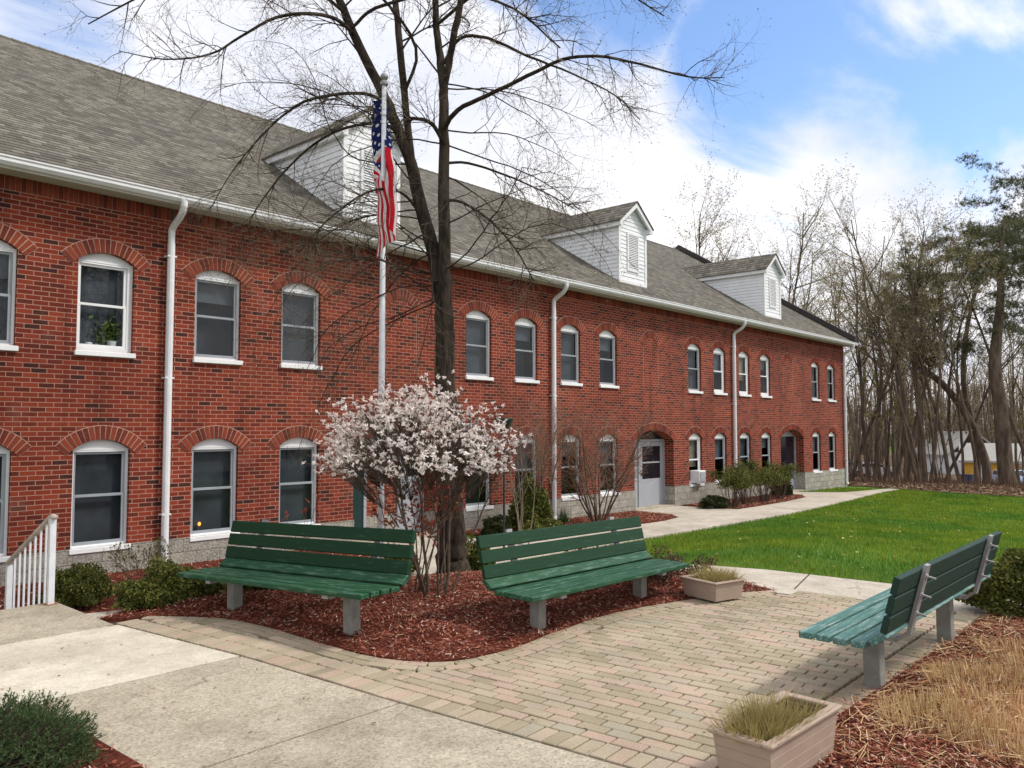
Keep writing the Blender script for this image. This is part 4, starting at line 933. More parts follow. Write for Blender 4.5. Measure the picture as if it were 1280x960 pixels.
# ------------------------------------------------------------------ trees
def grow(out, p, d, L, r0, lvl, prm, g):
    seg = prm['seg'][lvl]; n = max(3, int(L/seg)+1); pts = [np.array(p, float)]; d = np.array(d, float); d /= np.linalg.norm(d)
    wob = prm['wob'][lvl]; up = prm['up'][lvl]
    for i in range(n):
        d = d+g.normal(0, wob, 3)+np.array([0, 0, up[0]+(up[1]-up[0])*i/n]); d /= np.linalg.norm(d); pts.append(pts[-1]+d*L/n)
    pts = np.array(pts); rad = r0*(1-np.linspace(0, 1, n+1)*prm['tap'][lvl]); out[lvl].append((pts, rad))
    spawn(out, pts, rad, L, lvl, prm, g)
def spawn(out, pts, rad, L, lvl, prm, g, t0=None):
    if lvl >= prm['max']: return
    nc = prm['nc'][lvl]*L; nc = int(nc)+(g.random() < nc % 1); n = len(pts)-1
    for _ in range(nc):
        t = g.uniform(prm['t0'][lvl] if t0 is None else t0, 1)**.9*n; i = min(int(t), n-1); f = t-i; q = pts[i]*(1-f)+pts[i+1]*f; T = pts[i+1]-pts[i]; T /= np.linalg.norm(T)+1e-9
        a = g.normal(size=3); a -= a@T*T; a /= np.linalg.norm(a)+1e-9
        if 'flat' in prm: a[2] *= prm['flat']; 
        an = R(g.uniform(*prm['ang'][lvl])); d = T*math.cos(an)+a*math.sin(an)
        ll = prm['len'][lvl+1]*g.uniform(.45, 1.15)*(1-.45*t/n); rr = min(prm['rad'][lvl+1], (rad[i]*.7))
        grow(out, q, d, ll, rr, lvl+1, prm, g)
def buds_at(polys, n, size, g, every=1.0):
    P_ = [];
    for pts, rad in polys: P_.append(pts[1:])
    A = np.concatenate(P_); A = A[g.integers(0, len(A), n)]+g.normal(0, size*.8, (n, 3)); return quads(A, rvec(n, g)*size, rvec(n, g)*size*.6)
# big central maple
def big_tree():
    g = np.random.default_rng(21); D = 10.2; out = [[], [], [], [], []]
    base = P(572, 716, D); z0 = float(zt(base[0], base[1]))
    root = empty('bare_tree', (0, 0, 0), 'large bare tree with forked trunk right behind the blossoming shrub', 'tree'); 
    def limb(pp, n=5):   # (x, y, depth, radius)
        a = np.array([list(P(x, y, d))+[r_] for x, y, d, r_ in pp]); s = spl(a, n); w_ = g.normal(0, 1, (len(s), 3))*s[:, 3:4]*.10; return s[:, :3]+w_, s[:, 3]
    tr = limb([(568, 726, D, .27), (566, 706, D, .20), (563, 660, D, .175), (560, 560, D, .145), (557, 480, D, .128), (556, 410, D, .122), (556, 390, D, .12)])
    trunks = [tr]
    L1 = limb([(556, 405, D, .11), (549, 345, D+.05, .092), (531, 275, D+.15, .084), (513, 205, D+.3, .076), (491, 145, D+.4, .068), (465, 90, D+.45, .062), (441, 40, D+.4, .056), (420, -10, D+.3, .048), (395, -70, D+.1, .036)])
    L2 = limb([(517, 220, D+.3, .052), (508, 140, D+.4, .047), (501, 70, D+.2, .046), (494, 0, D+.3, .04), (488, -60, D+.4, .035)])
    L3 = limb([(556, 400, D, .11), (556, 320, D, .082), (554, 220, D+.1, .07), (555, 130, D+.2, .062), (552, 90, D+.2, .055), (546, 40, D+.3, .045), (543, -20, D+.4, .04), (541, -80, D+.5, .03)])
    L4 = limb([(554, 112, D+.2, .046), (565, 60, D+.1, .044), (576, 0, D, .04), (584, -60, D-.1, .035)])
    prim = [L1, L2, L3, L4]
    B = [
      ([(555, 160, D+.1, .034), (572, 138, D-.1, .03), (610, 119, D-.4, .026), (660, 95, D-.7, .023), (702, 75, D-.9, .02), (745, 70, D-1.1, .017), (800, 80, D-1.3, .013), (860, 96, D-1.5, .009), (905, 97, D-1.6, .005)]),
      ([(555, 80, D+.2, .028), (575, 48, D+.1, .022), (610, 48, D, .02), (660, 70, D-.1, .016), (715, 92, D-.2, .012), (770, 120, D-.3, .008), (800, 150, D-.3, .005)]),
      ([(556, 204, D+.1, .02), (585, 204, D+.3, .017), (630, 218, D+.5, .014), (680, 240, D+.7, .01), (720, 262, D+.8, .006)]),
      ([(557, 250, D+.1, .022), (580, 254, D-.2, .018), (615, 278, D-.5, .014), (645, 312, D-.8, .01), (668, 352, D-.9, .006)]),
      ([(445, 45, D+.4, .03), (420, 24, D, .024), (385, 17, D-1, .021), (345, 22, D-1.2, .018), (300, 46, D-1.4, .014), (262, 68, D-1.5, .011), (205, 74, D-1.7, .008), (150, 64, D-1.8, .004)]),
      ([(482, 128, D+.4, .026), (455, 117, D+.2, .022), (400, 121, D-.4, .019), (362, 138, D-.4, .015), (325, 172, D-.4, .011), (290, 215, D-.4, .007), (262, 262, D-.4, .004)]),
      ([(519, 232, D+.25, .028), (495, 165, D+.2, .022), (455, 155, D+.3, .02), (405, 172, D+.3, .017), (360, 210, D+.3, .013), (320, 262, D+.3, .009), (296, 315, D+.3, .005)]),
      ([(528, 270, D+.15, .02), (500, 240, D+.1, .017), (460, 240, D-.5, .014), (410, 275, D-.6, .01), (370, 320, D-.7, .006)]),
      ([(504, 120, D+.4, .024), (520, 60, D, .02), (470, -10, D-.1, .018), (400, -50, D-.2, .014), (300, -60, D-.3, .01), (200, -40, D-.4, .006)]),
      ([(548, 30, D+.3, .022), (600, -10, D, .02), (680, -30, D-.4, .016), (760, -20, D-.8, .012), (830, 20, D-1, .007)]),
      ([(556, 180, D+.1, .03), (540, 155, D, .026), (520, 148, D, .022), (508, 150, D, .02)]),
      ([(440, 35, D+.4, .022), (470, 10, D-.6, .02), (560, -10, D-1.8, .016), (640, 10, D-2.2, .012), (700, 60, D-2.4, .007)]),
      ([(430, 15, D+.35, .024), (380, -20, D-.6, .02), (280, -30, D-1.7, .015), (190, -10, D-2, .011), (110, 30, D-2.2, .006)]),
    ]
    for bb in B: out[1].append(limb(bb, 4))
    prm = dict(max=4, seg=[.3, .18, .13, .09, .07], wob=[.1, .09, .16, .2, .22], up=[(0, 0), (.03, -.02), (.03, -.05), (.0, -.02), (.0, .05)], tap=[.7, .85, .9, .9, .85],
               nc=[1.2, 6.6, 9.5, 9.5], t0=[.15, .15, .08, .06], ang=[(40, 80), (25, 70), (25, 70), (25, 75)], len=[0, 1.9, 1.15, .62, .26], rad=[0, .0135, .0068, .0044, .0032])
    for l in prim: spawn(out, l[0], l[1], 3.2, 0, prm, g, .45)
    # low drooping sprays in front of the roof and eave
    for i in range(15):
        src = L1 if i % 4 else L3; k = int(len(src[0])*g.uniform(.12, .6)); q = src[0][k]; sx = -1 if i % 4 else 1
        rt = np.array([math.sin(YAW), -math.cos(YAW), 0]); d = rt*sx+np.array([0, 0, g.uniform(-.1, .45)])+g.normal(0, .35, 3); p2 = dict(prm); p2['up'] = [(0, 0), (.04, -.17), (.0, -.16), (-.01, -.08), (0, .04)]; p2['nc'] = [1, 5.5, 9, 9]
        grow(out, q, d, g.uniform(1.5, 3.2), .011, 1, p2, g)
    for i in range(16):
        src = L1 if i % 2 else L3; k = int(len(src[0])*g.uniform(.08, .4)); q = src[0][k]; sx = -1 if i % 4 else 1; rt = np.array([math.sin(YAW), -math.cos(YAW), 0]); d = rt*sx*1.2+np.array([0, 0, g.uniform(.0, .4)])+g.normal(0, .4, 3); p2 = dict(prm); p2['up'] = [(0, 0), (.05, -.30), (-.02, -.16), (-.03, -.05), (0, .06)]; p2['nc'] = [1, 5, 8, 8]; p2['wob'] = [.1, .14, .22, .28, .25]
        grow(out, q, d, g.uniform(2.0, 3.6), .011, 1, p2, g)
    for bb in list(out[1][:13]): spawn(out, bb[0], bb[1], 3.0, 1, prm, g, .2)
    V, F = tube_arr(trunks+prim, 14); mesh('trunk', V, F, M['bark'], root, smooth=True)
    V, F = tube_arr(out[1], 7); mesh('limbs', V, F, M['bark'], root, smooth=True)
    V, F = tube_arr(out[2], 4); mesh('branches', V, F, M['bark'], root)
    V, F = tube_arr(out[3]+out[4], 3); mesh('twigs', V, F, M['twig'], root)
    V, F = buds_at(out[3]+out[4], 16000, .007, g); mesh('buds', V, F, M['bud'], root)
    print('bigtree', [len(o) for o in out])
big_tree()

def wood_proto(seed, H, lean=.05, forks=2, density=1.0, name='bare_tree', bud='wbud', nb=5000):
    g = np.random.default_rng(seed); out = [[], [], [], []]
    root = empty(name, (0, 0, 0), 'x', 'tree')
    prm = dict(max=3, seg=[.8, .5, .35, .25], wob=[.05, .10, .16, .2], up=[(.02, .05), (.07, .05), (.04, .03), (.02, .03)], tap=[.8, .85, .9, .9],
               nc=[.95*density, 1.9*density, 4.2], t0=[.42, .15, .1], ang=[(25, 60), (25, 60), (25, 65)], len=[H, H*.33, H*.15, H*.075], rad=[.2, .06, .018, .009])
    for k in range(forks):
        a = g.uniform(0, 6.28); d = np.array([math.cos(a)*lean*(1+k), math.sin(a)*lean*(1+k), 1])
        grow(out, (g.normal(0, .12*k), g.normal(0, .12*k), -.3), d, H*g.uniform(.85, 1), .0075*H*g.uniform(.7, 1.15), 0, prm, g)
    V, F = tube_arr(out[0], 7); mesh('trunk', V, F, M['bark2'], root, smooth=True)
    V, F = tube_arr(out[1], 4); mesh('limbs', V, F, M['bark2'], root)
    V, F = tube_arr(out[2]+out[3], 3); V2, F2 = buds_at(out[3], nb, .024, g); o = mesh('crown', np.vstack([V, V2]), np.vstack([F, F2+len(V)]), [M['twig2'], M[bud]], root, mi=np.r_[np.zeros(len(F), int), np.ones(len(F2), int)])
    return root
WP = [wood_proto(100, 15.2, .05, 2), wood_proto(101, 14.2, .12, 2), wood_proto(102, 16, .04, 1, 1.0), wood_proto(103, 13.5, .16, 2, .95), wood_proto(104, 15, .08, 2, .9), wood_proto(105, 12.5, .2, 2, 1.1)]
SAP = [wood_proto(110, 7, .08, 2, .8, 'sapling', nb=2500), wood_proto(111, 6, .15, 2, .9, 'sapling', nb=2500)]
used = set()
def place(proto, x, depth, hs, label, group, rz_=None, ybase=None):
    p = P(x, 560, depth); z = float(zt(p[0], p[1])); g = random.uniform(0, 6.28) if rz_ is None else rz_
    if id(proto) not in used:
        used.add(id(proto)); proto.location = (p[0], p[1], z-.05); proto.rotation_euler = (0, 0, g); proto.scale = (hs,)*3; proto['label'] = label; proto['group'] = group; return proto
    return dup(proto, (p[0], p[1], z-.05), g, hs, label, group)
GW = 'bare trees in the woods behind the lawn'
near = [ # x, depth, proto, scale, label
 (1062, 46, 3, 1.1, 'bare tree leaning over the corner downspout of the building'), (1085, 43, 0, 1.0, 'slim bare tree just right of the building corner'),
 (1103, 48, 1, 1.05, 'bare tree with several stems right of the parked dark car'), (1118, 40, 4, .95, 'thick multi stemmed bare tree at the lawn edge, left group'),
 (1134, 42, 2, .9, 'straight bare tree between the left clump and the vee shaped pair'), (1150, 38, 1, .85, 'bare tree leaning left at the lawn edge, half of the vee'),
 (1156, 39, 0, .9, 'bare tree leaning right at the lawn edge, half of the vee'), (1172, 45, 5, 1.1, 'bare tree in front of the white house wall'),
 (1186, 39, 2, .85, 'thin straight bare tree in front of the dark gable'), (1203, 43, 4, .85, 'bare tree beside the blue bins'),
 (1222, 37, 2, .7, 'thin bare tree left of the thickest pine trunk'), (1275, 48, 1, 1.0, 'bare tree behind the thickest pine trunk on the far right'),
 (1298, 40, 3, 1.1, 'bare tree cut by the right edge of the picture'),
 (1076, 58, 2, 1.1, 'second row bare tree above the parked cars'), (1112, 62, 0, 1.15, 'tall second row bare tree left of the conifers')]
for x, d, k, s, lb in near: place(WP[k], x, d, s, lb, GW)
k = 0
far = [(850, 72, 1.35, 'far bare tree peeping over the roof right of the middle dormer'), (880, 66, 1.42, 'far bare tree just left of the gable peak'), (925, 60, 1.5, 'tall pale bare tree above the right hand dormer'),
 (968, 56, 1.4, 'bare tree right behind the right hand dormer peak'), (1003, 62, 1.45, 'big spreading bare tree right of the last dormer'), (1035, 53, 1.25, 'bare tree behind the sloping dark rake board'),
 (1018, 80, 1.5, 'hazy bare tree behind the big spreading one'), (1060, 72, 1.35, 'far bare tree over the corner downspout'), (1097, 78, 1.35, 'far bare tree behind the silver car'), (1130, 72, 1.2, 'far bare tree seen between the left clump of trunks'),
 (1165, 92, 1.2, 'far bare tree behind the white house, left side'), (1200, 94, 1.1, 'far bare tree behind the dark gable'), (1240, 96, 1.2, 'far bare tree behind the yellow shed roof'), (1283, 80, 1.15, 'far bare tree near the right edge behind the blue car'),
 (940, 82, 1.6, 'faint bare tree left of the tall pale one above the dormer'), (1143, 54, 1.05, 'second row bare tree behind the vee shaped pair'), (905, 88, 1.65, 'faint bare tree over the roof between gable peak and dormer'), (982, 92, 1.6, 'faint bare tree filling the gap behind the spreading one')]
for x, d, s, lb in far:
    place(WP[k % 6], x, d, s, lb, 'bare trees deep in the woods'); k += 1
k = 0
for x, d, s, lb in [(1072, 42, .9, 'sapling at the woods edge closest to the building corner'), (1094, 39, .8, 'sapling between the two leftmost lawn edge trunks'), (1126, 44, 1.0, 'sapling behind the thick left clump'), (1142, 47, 1.1, 'sapling left of the vee shaped pair'),
 (1167, 43, .8, 'sapling right of the vee shaped pair'), (1181, 48, .9, 'sapling in front of the white house wall'), (1258, 40, .7, 'sapling beside the thickest pine trunk'), (1277, 45, .9, 'sapling left of the tree cut by the right edge'),
 (1108, 52, 1.2, 'taller sapling behind the silver car trees'), (1080, 66, 1.4, 'far tall sapling above the parked cars'), (1130, 64, 1.5, 'far tall sapling behind the left clump'), (1160, 70, 1.5, 'far tall sapling left of the white house')]:
    place(SAP[k % 2], x, d, s, lb, 'saplings in the woods'); k += 1
# far band of woods reading as one mass
def far_woods():
    g = np.random.default_rng(31); polys = []; bl = []
    for i in range(460):
        d = g.uniform(100, 160); a = g.uniform(R(2), R(52)); x, y = d*math.cos(a), CAM[1]+d*math.sin(a); z = float(zt(x, y)); H = g.uniform(7, 14); c = np.array([x, y, z])
        for j in range(2):
            e = c+np.array([g.normal(0, .8), g.normal(0, .8), H]); polys.append((np.array([c, (c+e)/2+g.normal(0, .3, 3), e]), np.array([.16, .1, .03])))
        m_ = 230; C = c+np.column_stack([g.normal(0, H*.2, m_), g.normal(0, H*.2, m_), H*(.15+.85*g.uniform(0, 1, m_))]); D_ = rvec(m_, g)*[.7, .7, 1]+[0, 0, .5]; W_ = rvec(m_, g)*.035; bl.append(blades(C, D_*1.1, W_)[0])
    V, F = tube_arr(polys, 4); mesh_o = mesh('distant_woods', V, F, M['bark2']); B_ = np.vstack(bl)
    t = mesh('twigs', B_, np.arange(len(B_)).reshape(-1, 3), M['twig2'], mesh_o)
    tag(mesh_o, 'far off brown woods filling the horizon behind the nearer trunks', 'woods', kind='stuff')
far_woods()
def underbrush():
    g = np.random.default_rng(33); n = 15000; d = 36+g.uniform(0, 1, n)*34; a = g.uniform(R(3), R(30), n); X = d*np.cos(a); Y = CAM[1]+d*np.sin(a); k = inpoly(X, Y, np.array(FLOOR)); X, Y = X[k], Y[k]; n = len(X)
    h = g.uniform(.15, .9, n)*(.3+.7*np.clip(np.sin(X*.9)*np.cos(Y*.7)+.5, 0, 1)); D_ = np.column_stack([g.normal(0, .3, n)*h, g.normal(0, .3, n)*h, h]); a = g.uniform(0, 3.14, n)
    V, F = blades(np.column_stack([X, Y, zt(X, Y)]), D_, np.column_stack([np.cos(a), np.sin(a), 0*a])*.012); tag(mesh('underbrush', V, F, M['brownleaf']), 'dry brown brush and stems on the woodland floor', 'brush', kind='stuff')
underbrush()
# conifers
def pine(x, depth, H, label, crook=None, seed=1, low=.45, name='pine_tree'):
    g = np.random.default_rng(seed); p = P(x, 560, depth); z = float(zt(p[0], p[1])); root = empty(name, (p[0], p[1], z), label, 'tree')
    rt = np.array([math.sin(YAW), -math.cos(YAW), 0]); pts = []
    for t, dx, r_ in crook: pts.append(list(rt*dx+np.array([0, 0, H*t]))+[r_])
    s = spl(pts, 6); tr = (s[:, :3], s[:, 3]); V, F = tube_arr([tr], 9); mesh('trunk', V, F, M['bark2'], root, smooth=True)
    br = []; nd = []
    n = int(H*4.2); clump = g.uniform(0, 6.28)
    for i in range(n):
        t = low+(.99-low)*(int(g.uniform(0, 1)*11)+g.uniform(0, .35))/11.3; k = t*(len(s)-1); k0 = min(int(k), len(s)-2); q = s[k0, :3]*(1-(k-k0))+s[k0+1, :3]*(k-k0)
        a = g.uniform(0, 6.28); L = H*.17*g.uniform(.35, 1.25)*(1.15-.55*((t-low)/(1-low))**2)*(1+.4*math.sin(a*2+clump+t*7)); L = max(.5, L)
        d = np.array([math.cos(a), math.sin(a), g.uniform(-.15, .3)+.5*max(0, t-.85)*4]); ps = [q]
        for j in range(5): d = d+g.normal(0, .16, 3)+[0, 0, .07]; d /= np.linalg.norm(d); ps.append(ps[-1]+d*L/5)
        ps = np.array(ps); br.append((ps, np.linspace(.035, .010, 6)))
        if t > low+.10 or g.random() < .25:
            for e in range(int(4.0*L)+2):
                tt = g.uniform(.4, 1)*5; ti = min(int(tt), 4); c = ps[ti]*(1-tt+ti)+ps[ti+1]*(tt-ti)+g.normal(0, .22, 3)*[1, 1, .4]
                for _ in range(8): nd.append(c+g.normal(0, .17, 3)*[1, 1, .55])
    nd = np.array(nd); k = 14; C = np.repeat(nd, k, 0); m_ = len(C); D_ = rvec(m_, g)*g.uniform(.1, .22, m_)[:, None]+[0, 0, .04]; V, F = blades(C, D_, rvec(m_, g)*.012); mesh('needles', V, F, M['pine'], root); return root
pine(1207, 43, 14.5, 'dark pine with crooked trunk bending left, in front of the yellow shed', [(0, 1.1, .24), (.1, 1.0, .22), (.25, .2, .20), (.36, -.9, .17), (.45, -2.3, .15), (.52, -2.6, .13), (.65, -2.5, .10), (.8, -2.2, .07), (.95, -1.9, .03)], 41, .50)
pine(1216, 47, 15.0, 'dark pine whose thin crown leans right above the crooked trunk', [(0, .2, .2), (.2, .2, .18), (.4, -.4, .16), (.6, -.2, .13), (.8, .6, .08), (.92, 1.6, .05), (1.02, 2.6, .03)], 42, .62)
pine(1252, 39, 13.0, 'pine with the thickest dark trunk near the right edge', [(0, .3, .42), (.08, .15, .36), (.3, .0, .32), (.45, -.2, .28), (.65, .1, .2), (.85, .3, .12), (1, .4, .04)], 43, .5)
pine(1150, 58, 15, 'dark pine standing behind the vee shaped bare trees', [(0, 0, .22), (.3, .1, .2), (.6, .3, .14), (1, .5, .04)], 44, .6)
pine(1306, 42, 17.5, 'tall pine cut by the right edge, needles hanging into the sky', [(0, 0, .3), (.3, .1, .26), (.6, -.2, .2), (1, -.4, .05)], 45, .45)

# ------------------------------------------------------------------ shrubs
def bare_shrub(p, n, h, spread, mat, label, seed, density=1.0, name='bare_shrub', leaves=None, nl=0, lsz=.012, rad=.012, up=.04, base_r=.08, t0=.35, top=0):
    g = np.random.default_rng(seed); out = [[], [], []]; root = empty(name, p, label, 'shrub')
    prm = dict(max=2, seg=[.12, .09, .07], wob=[.06, .12, .16], up=[(up, up*.6), (.03, .03), (.02, .02)], tap=[.7, .8, .8], nc=[9*density/h, 9*density], t0=[t0, .1], ang=[(20, 55), (20, 60)], len=[h, h*.38, h*.16], rad=[rad, rad*.45, rad*.25])
    for i in range(n):
        a = g.uniform(0, 6.28); s = spread*g.uniform(.2, 1); grow(out, (math.cos(a)*base_r, math.sin(a)*base_r, -.05), (math.cos(a)*s, math.sin(a)*s, 1), h*g.uniform(.75, 1.05), rad*g.uniform(.6, 1.1), 0, prm, g)
    V, F = tube_arr(out[0], 5); mesh('stems', V, F, M['stem'] if mat == 'redstem' else M[mat], root)
    V, F = tube_arr(out[1]+out[2], 3); mesh('twigs', V, F, M[mat], root)
    if leaves: V, F = buds_at(out[2], nl, lsz, g); mesh('leaves', V, F, M[leaves], root)
    return root, out
def G(x, y, z=None):
    p = gnd(x, y); return (float(p[0]), float(p[1]), float(p[2]))
def leafy(p, rx, ry, rz_, n, mat, label, seed, size=.02, name='evergreen_shrub', lump=.18, stems=True, asp=.6, cat='shrub', up=0.):
    g = np.random.default_rng(seed); root = empty(name, p, label, cat); d = rvec(n, g); d[:, 2] = np.abs(d[:, 2])*1.0-.25*(g.random(n) < .4)*np.abs(d[:, 2])
    ph = g.uniform(0, 6.28, 6); lum = 1+lump*(np.sin(d[:, 0]*5+ph[0])*np.cos(d[:, 1]*4+ph[1])+.6*np.sin(d[:, 2]*7+ph[2]+d[:, 0]*6)+.5*np.sin(d[:, 1]*11+ph[3]))
    rr = g.uniform(.35, 1, n)**.35*lum; C = d*rr[:, None]*[rx, ry, rz_]+[0, 0, rz_*.12]; C[:, 2] = np.maximum(C[:, 2], .01)
    A = rvec(n, g)+d*.7+[0, 0, up]; A /= np.linalg.norm(A, axis=1)[:, None]; B_ = np.cross(A, rvec(n, g)); B_ /= np.linalg.norm(B_, axis=1)[:, None]+1e-6; s = size*g.uniform(.6, 1.4, n)[:, None]
    V, F = quads(C, A*s, B_*s*asp); mesh('foliage', V, F, M[mat], root)
    if stems:
        st_ = []
        for i in range(14):
            a = g.uniform(0, 6.28); e = np.array([math.cos(a)*rx*.7, math.sin(a)*ry*.7, rz_*.7])*g.uniform(.6, 1); st_.append((np.array([[math.cos(a)*.04, math.sin(a)*.04, -.03], e*.5+g.normal(0, .02, 3), e]), np.array([.012, .009, .005])))
        V, F = tube_arr(st_, 4); mesh('stems', V, F, M['stem'], root)
    return root
# magnolia
def magnolia():
    rt3 = np.array([math.sin(YAW), -math.cos(YAW), 0])
    g = np.random.default_rng(55); b = G(545, 757); root = empty('blossoming_shrub', b, 'multi stemmed shrub covered in white star shaped blossom between two benches', 'shrub')
    out = [[], [], [], []]; prm = dict(max=3, seg=[.15, .1, .08, .06], wob=[.07, .13, .17, .2], up=[(.05, -.03), (.03, -.03), (.02, .0), (.02, .02)], tap=[.65, .8, .8, .8], nc=[3.5, 3.5, 3.0], t0=[.45, .1, .1], ang=[(20, 60), (25, 65), (30, 70)], len=[1.75, .5, .2, .1], rad=[.024, .009, .0045, .003])
    for i in range(9):
        a = 2*math.pi*i/9+g.normal(0, .25); s = g.uniform(.10, .5); grow(out, (math.cos(a)*.10, math.sin(a)*.10, -.05), (math.cos(a)*s, math.sin(a)*s, 1), g.uniform(1.35, 1.85), g.uniform(.009, .021), 0, prm, g)
    allst = np.concatenate([p[0][3:] for p in out[0]+out[1]]); allst = allst[allst[:, 2] > .65]
    n = 900; d = rvec(n*2, g); d[:, 2] = np.abs(d[:, 2])*1.1-.12; d /= np.linalg.norm(d, axis=1)[:, None]; d = d[:n]; off = -rt3*.22
    lum = 1+.10*np.sin(d[:, 0]*6+.5)*np.cos(d[:, 1]*5)+.07*np.sin(d[:, 0]*13+d[:, 2]*11); T_ = d*(g.uniform(.42, 1, n)**.4*lum)[:, None]*[1.02, 1.02, .93]+off+[0, 0, 1.27]
    T_ = T_[T_[:, 2] > 1.32]
    tw = []; fl = []
    for t in T_:
        dd = np.linalg.norm(allst-t*[.62, .62, .74]-[0, 0, 0], axis=1); q = allst[int(np.argmin(dd+g.uniform(0, .15, len(dd))))]; mid = (q+t)/2+g.normal(0, .035, 3)+[0, 0, .06]; c = spl([q, mid, t], 3); tw.append((c, np.linspace(.0042, .0016, len(c))))
        for _ in range(3): fl.append(c[-1-g.integers(0, 2)]+g.normal(0, .018, 3))
        for _ in range(2):
            k = g.integers(2, len(c)-1); e = c[k]+(c[k]-c[k-1])*1.2+g.normal(0, .06, 3); tw.append((np.array([c[k], (c[k]+e)/2+g.normal(0, .01, 3), e]), np.array([.003, .0022, .0014])))
            if g.random() < .55: fl.append(e)
    V, F = tube_arr(out[0], 7); mesh('stems', V, F, M['stem'], root, smooth=True); V, F = tube_arr(out[1], 4); mesh('branches', V, F, M['stem'], root); V, F = tube_arr(tw+out[2], 3); mesh('twigs', V, F, M['stem'], root)
    ends = np.array(fl); hr_ = np.hypot(ends[:, 0]+rt3[0]*.22, ends[:, 1]+rt3[1]*.22); ends = ends[(hr_ > .5)|(ends[:, 2] > 1.68)|(g.random(len(ends)) < .15)]; ends = ends[(ends[:, 2] > 1.30)]; gap = np.sin(ends[:, 0]*5+1)*np.sin(ends[:, 1]*5)*np.sin(ends[:, 2]*6); ends = ends[(gap < .45)|(g.random(len(ends)) < .35)]
    npet = 9; C0 = np.repeat(ends, npet, 0); m_ = len(C0); ax = np.repeat(rvec(len(ends), g)+[0, 0, .6], npet, 0); d = rvec(m_, g); d -= .4*(d*ax).sum(1)[:, None]*ax; d /= np.linalg.norm(d, axis=1)[:, None]
    ln_ = g.uniform(.008, .0155, m_)[:, None]; sd_ = np.cross(d, rvec(m_, g)); sd_ /= np.linalg.norm(sd_, axis=1)[:, None]; V, F = quads(C0+d*ln_, d*ln_, sd_*.0062); mesh('blossoms', V, F, M['petal'], root)
    V, F = buds_at(tw, 1400, .009, g); mesh('young_leaves', V, F, M['brownleaf'], root)
    print('blossoms', len(ends))
    # reddish stems of a climbing rose grown through the left side
    return b
mb = magnolia()
rs, _ = bare_shrub(G(512, 752), 7, 1.45, .35, 'redstem', 'thin shrub with red young leaves growing through the left of the blossom', 56, .9, 'red_leaved_shrub', 'redleaf', 420, .022, .01)
bare_shrub(G(372, 722), 6, 1.15, .35, 'redstem', 'sparse rose bush with a few red buds behind the left bench', 57, .35, 'rose_bush', 'redleaf', 45, .02, .008)
bare_shrub((13.35, -1.2, float(zt(13.35, -1.2))), 8, 2.9, .5, 'redstem', 'tall bare reddish shrub left of the middle downspout', 58, 1.8, leaves='redleaf', nl=700, lsz=.012, rad=.022)
bare_shrub((15.35, -1.3, float(zt(15.35, -1.3))), 13, 2.75, .72, 'redstem', 'wide bare reddish shrub right of the middle downspout', 59, 1.9, leaves='redleaf', nl=1800, t0=.25, lsz=.014, rad=.026)
bare_shrub((11.6, -2.3, float(zt(11.6, -2.3))), 5, 2.3, .22, 'twig', 'slender bare shrub beside the dark garden post', 60, .7, rad=.015)
leafy((13.0, -1.25, float(zt(13, -1.25))-.02), .42, .42, 1.0, 14000, 'hedge', 'rounded yellow green evergreen shrub left of the middle downspout', 61, .022)
leafy((12.1, -1.15, float(zt(12.1, -1.15))), .32, .3, .36, 4000, 'hedged', 'small dark ball shaped shrub beside the rounded evergreen', 62, .02)
leafy((12.75, -1.75, float(zt(12.75, -1.75))), .6, .3, .3, 3500, 'hedge', 'low spreading green shrub in front of the rounded evergreen', 69, .02)
leafy(G(592, 716), .30, .35, .42, 5000, 'hedge', 'olive green shrub at the foot of the big tree trunk', 63, .016)
leafy(G(500, 716), .35, .3, .32, 2500, 'hedge', 'thin green shrub between the flagpole and the big tree', 163, .016)
leafy((3.78, -4.45, 0.0), .52, .27, .33, 26000, 'hedge', 'low clipped yellow green hedge behind the left bench, left half', 64, .010, 'hedge', .22)
leafy((4.60, -4.75, -.04), .45, .27, .32, 22000, 'hedge', 'low clipped hedge behind the left bench, right half under the seat end', 65, .010, 'hedge', .22)
leafy((3.75, -2.1, -.36), .36, .35, .42, 16000, 'hedge', 'dark olive shrub between the handrail and the stone base', 66, .011)
bare_shrub((4.9, -1.2, -.38), 16, .62, .9, 'stem', 'small twiggy shrub against the stone base left of the first downspout', 67, 1.2, leaves='hedge', nl=1500, lsz=.009, rad=.006)
# juniper in the near corner: sprays of short needles
def juniper():
    g = np.random.default_rng(70); c = (1.34, -7.60, -.02); root = empty('juniper', c, 'spiky dark green juniper in the near left corner', 'shrub'); n = 3600
    d = rvec(n, g); d[:, 2] = np.abs(d[:, 2]); lum = 1+.16*np.sin(d[:, 0]*6+1)*np.cos(d[:, 1]*7)+.08*np.sin(d[:, 2]*13+d[:, 0]*9); C = d*(g.uniform(.45, 1, n)**.4*lum)[:, None]*[.50, .48, .29]
    ax = d+rvec(n, g)*.5+[0, 0, .3]; ax /= np.linalg.norm(ax, axis=1)[:, None]; L = g.uniform(.035, .075, n); k = 24
    t = g.uniform(0, 1, (n, k)); Q = C[:, None]+ax[:, None]*(t*L[:, None])[..., None]; Q = Q.reshape(-1, 3); a2 = np.repeat(ax, k, 0); D_ = a2*.8+rvec(n*k, g)*.75; D_ /= np.linalg.norm(D_, axis=1)[:, None]; D_ *= g.uniform(.010, .020, n*k)[:, None]
    V, F = blades(Q, D_, np.cross(D_, rvec(n*k, g))*.17); mesh('foliage', V, F, M['juniper'], root)
    st_ = [(np.array([[0, 0, 0], C[i]*.5, C[i]]), np.array([.012, .007, .003])) for i in range(0, n, 6)]; V, F = tube_arr(st_, 4); mesh('stems', V, F, M['stem'], root)
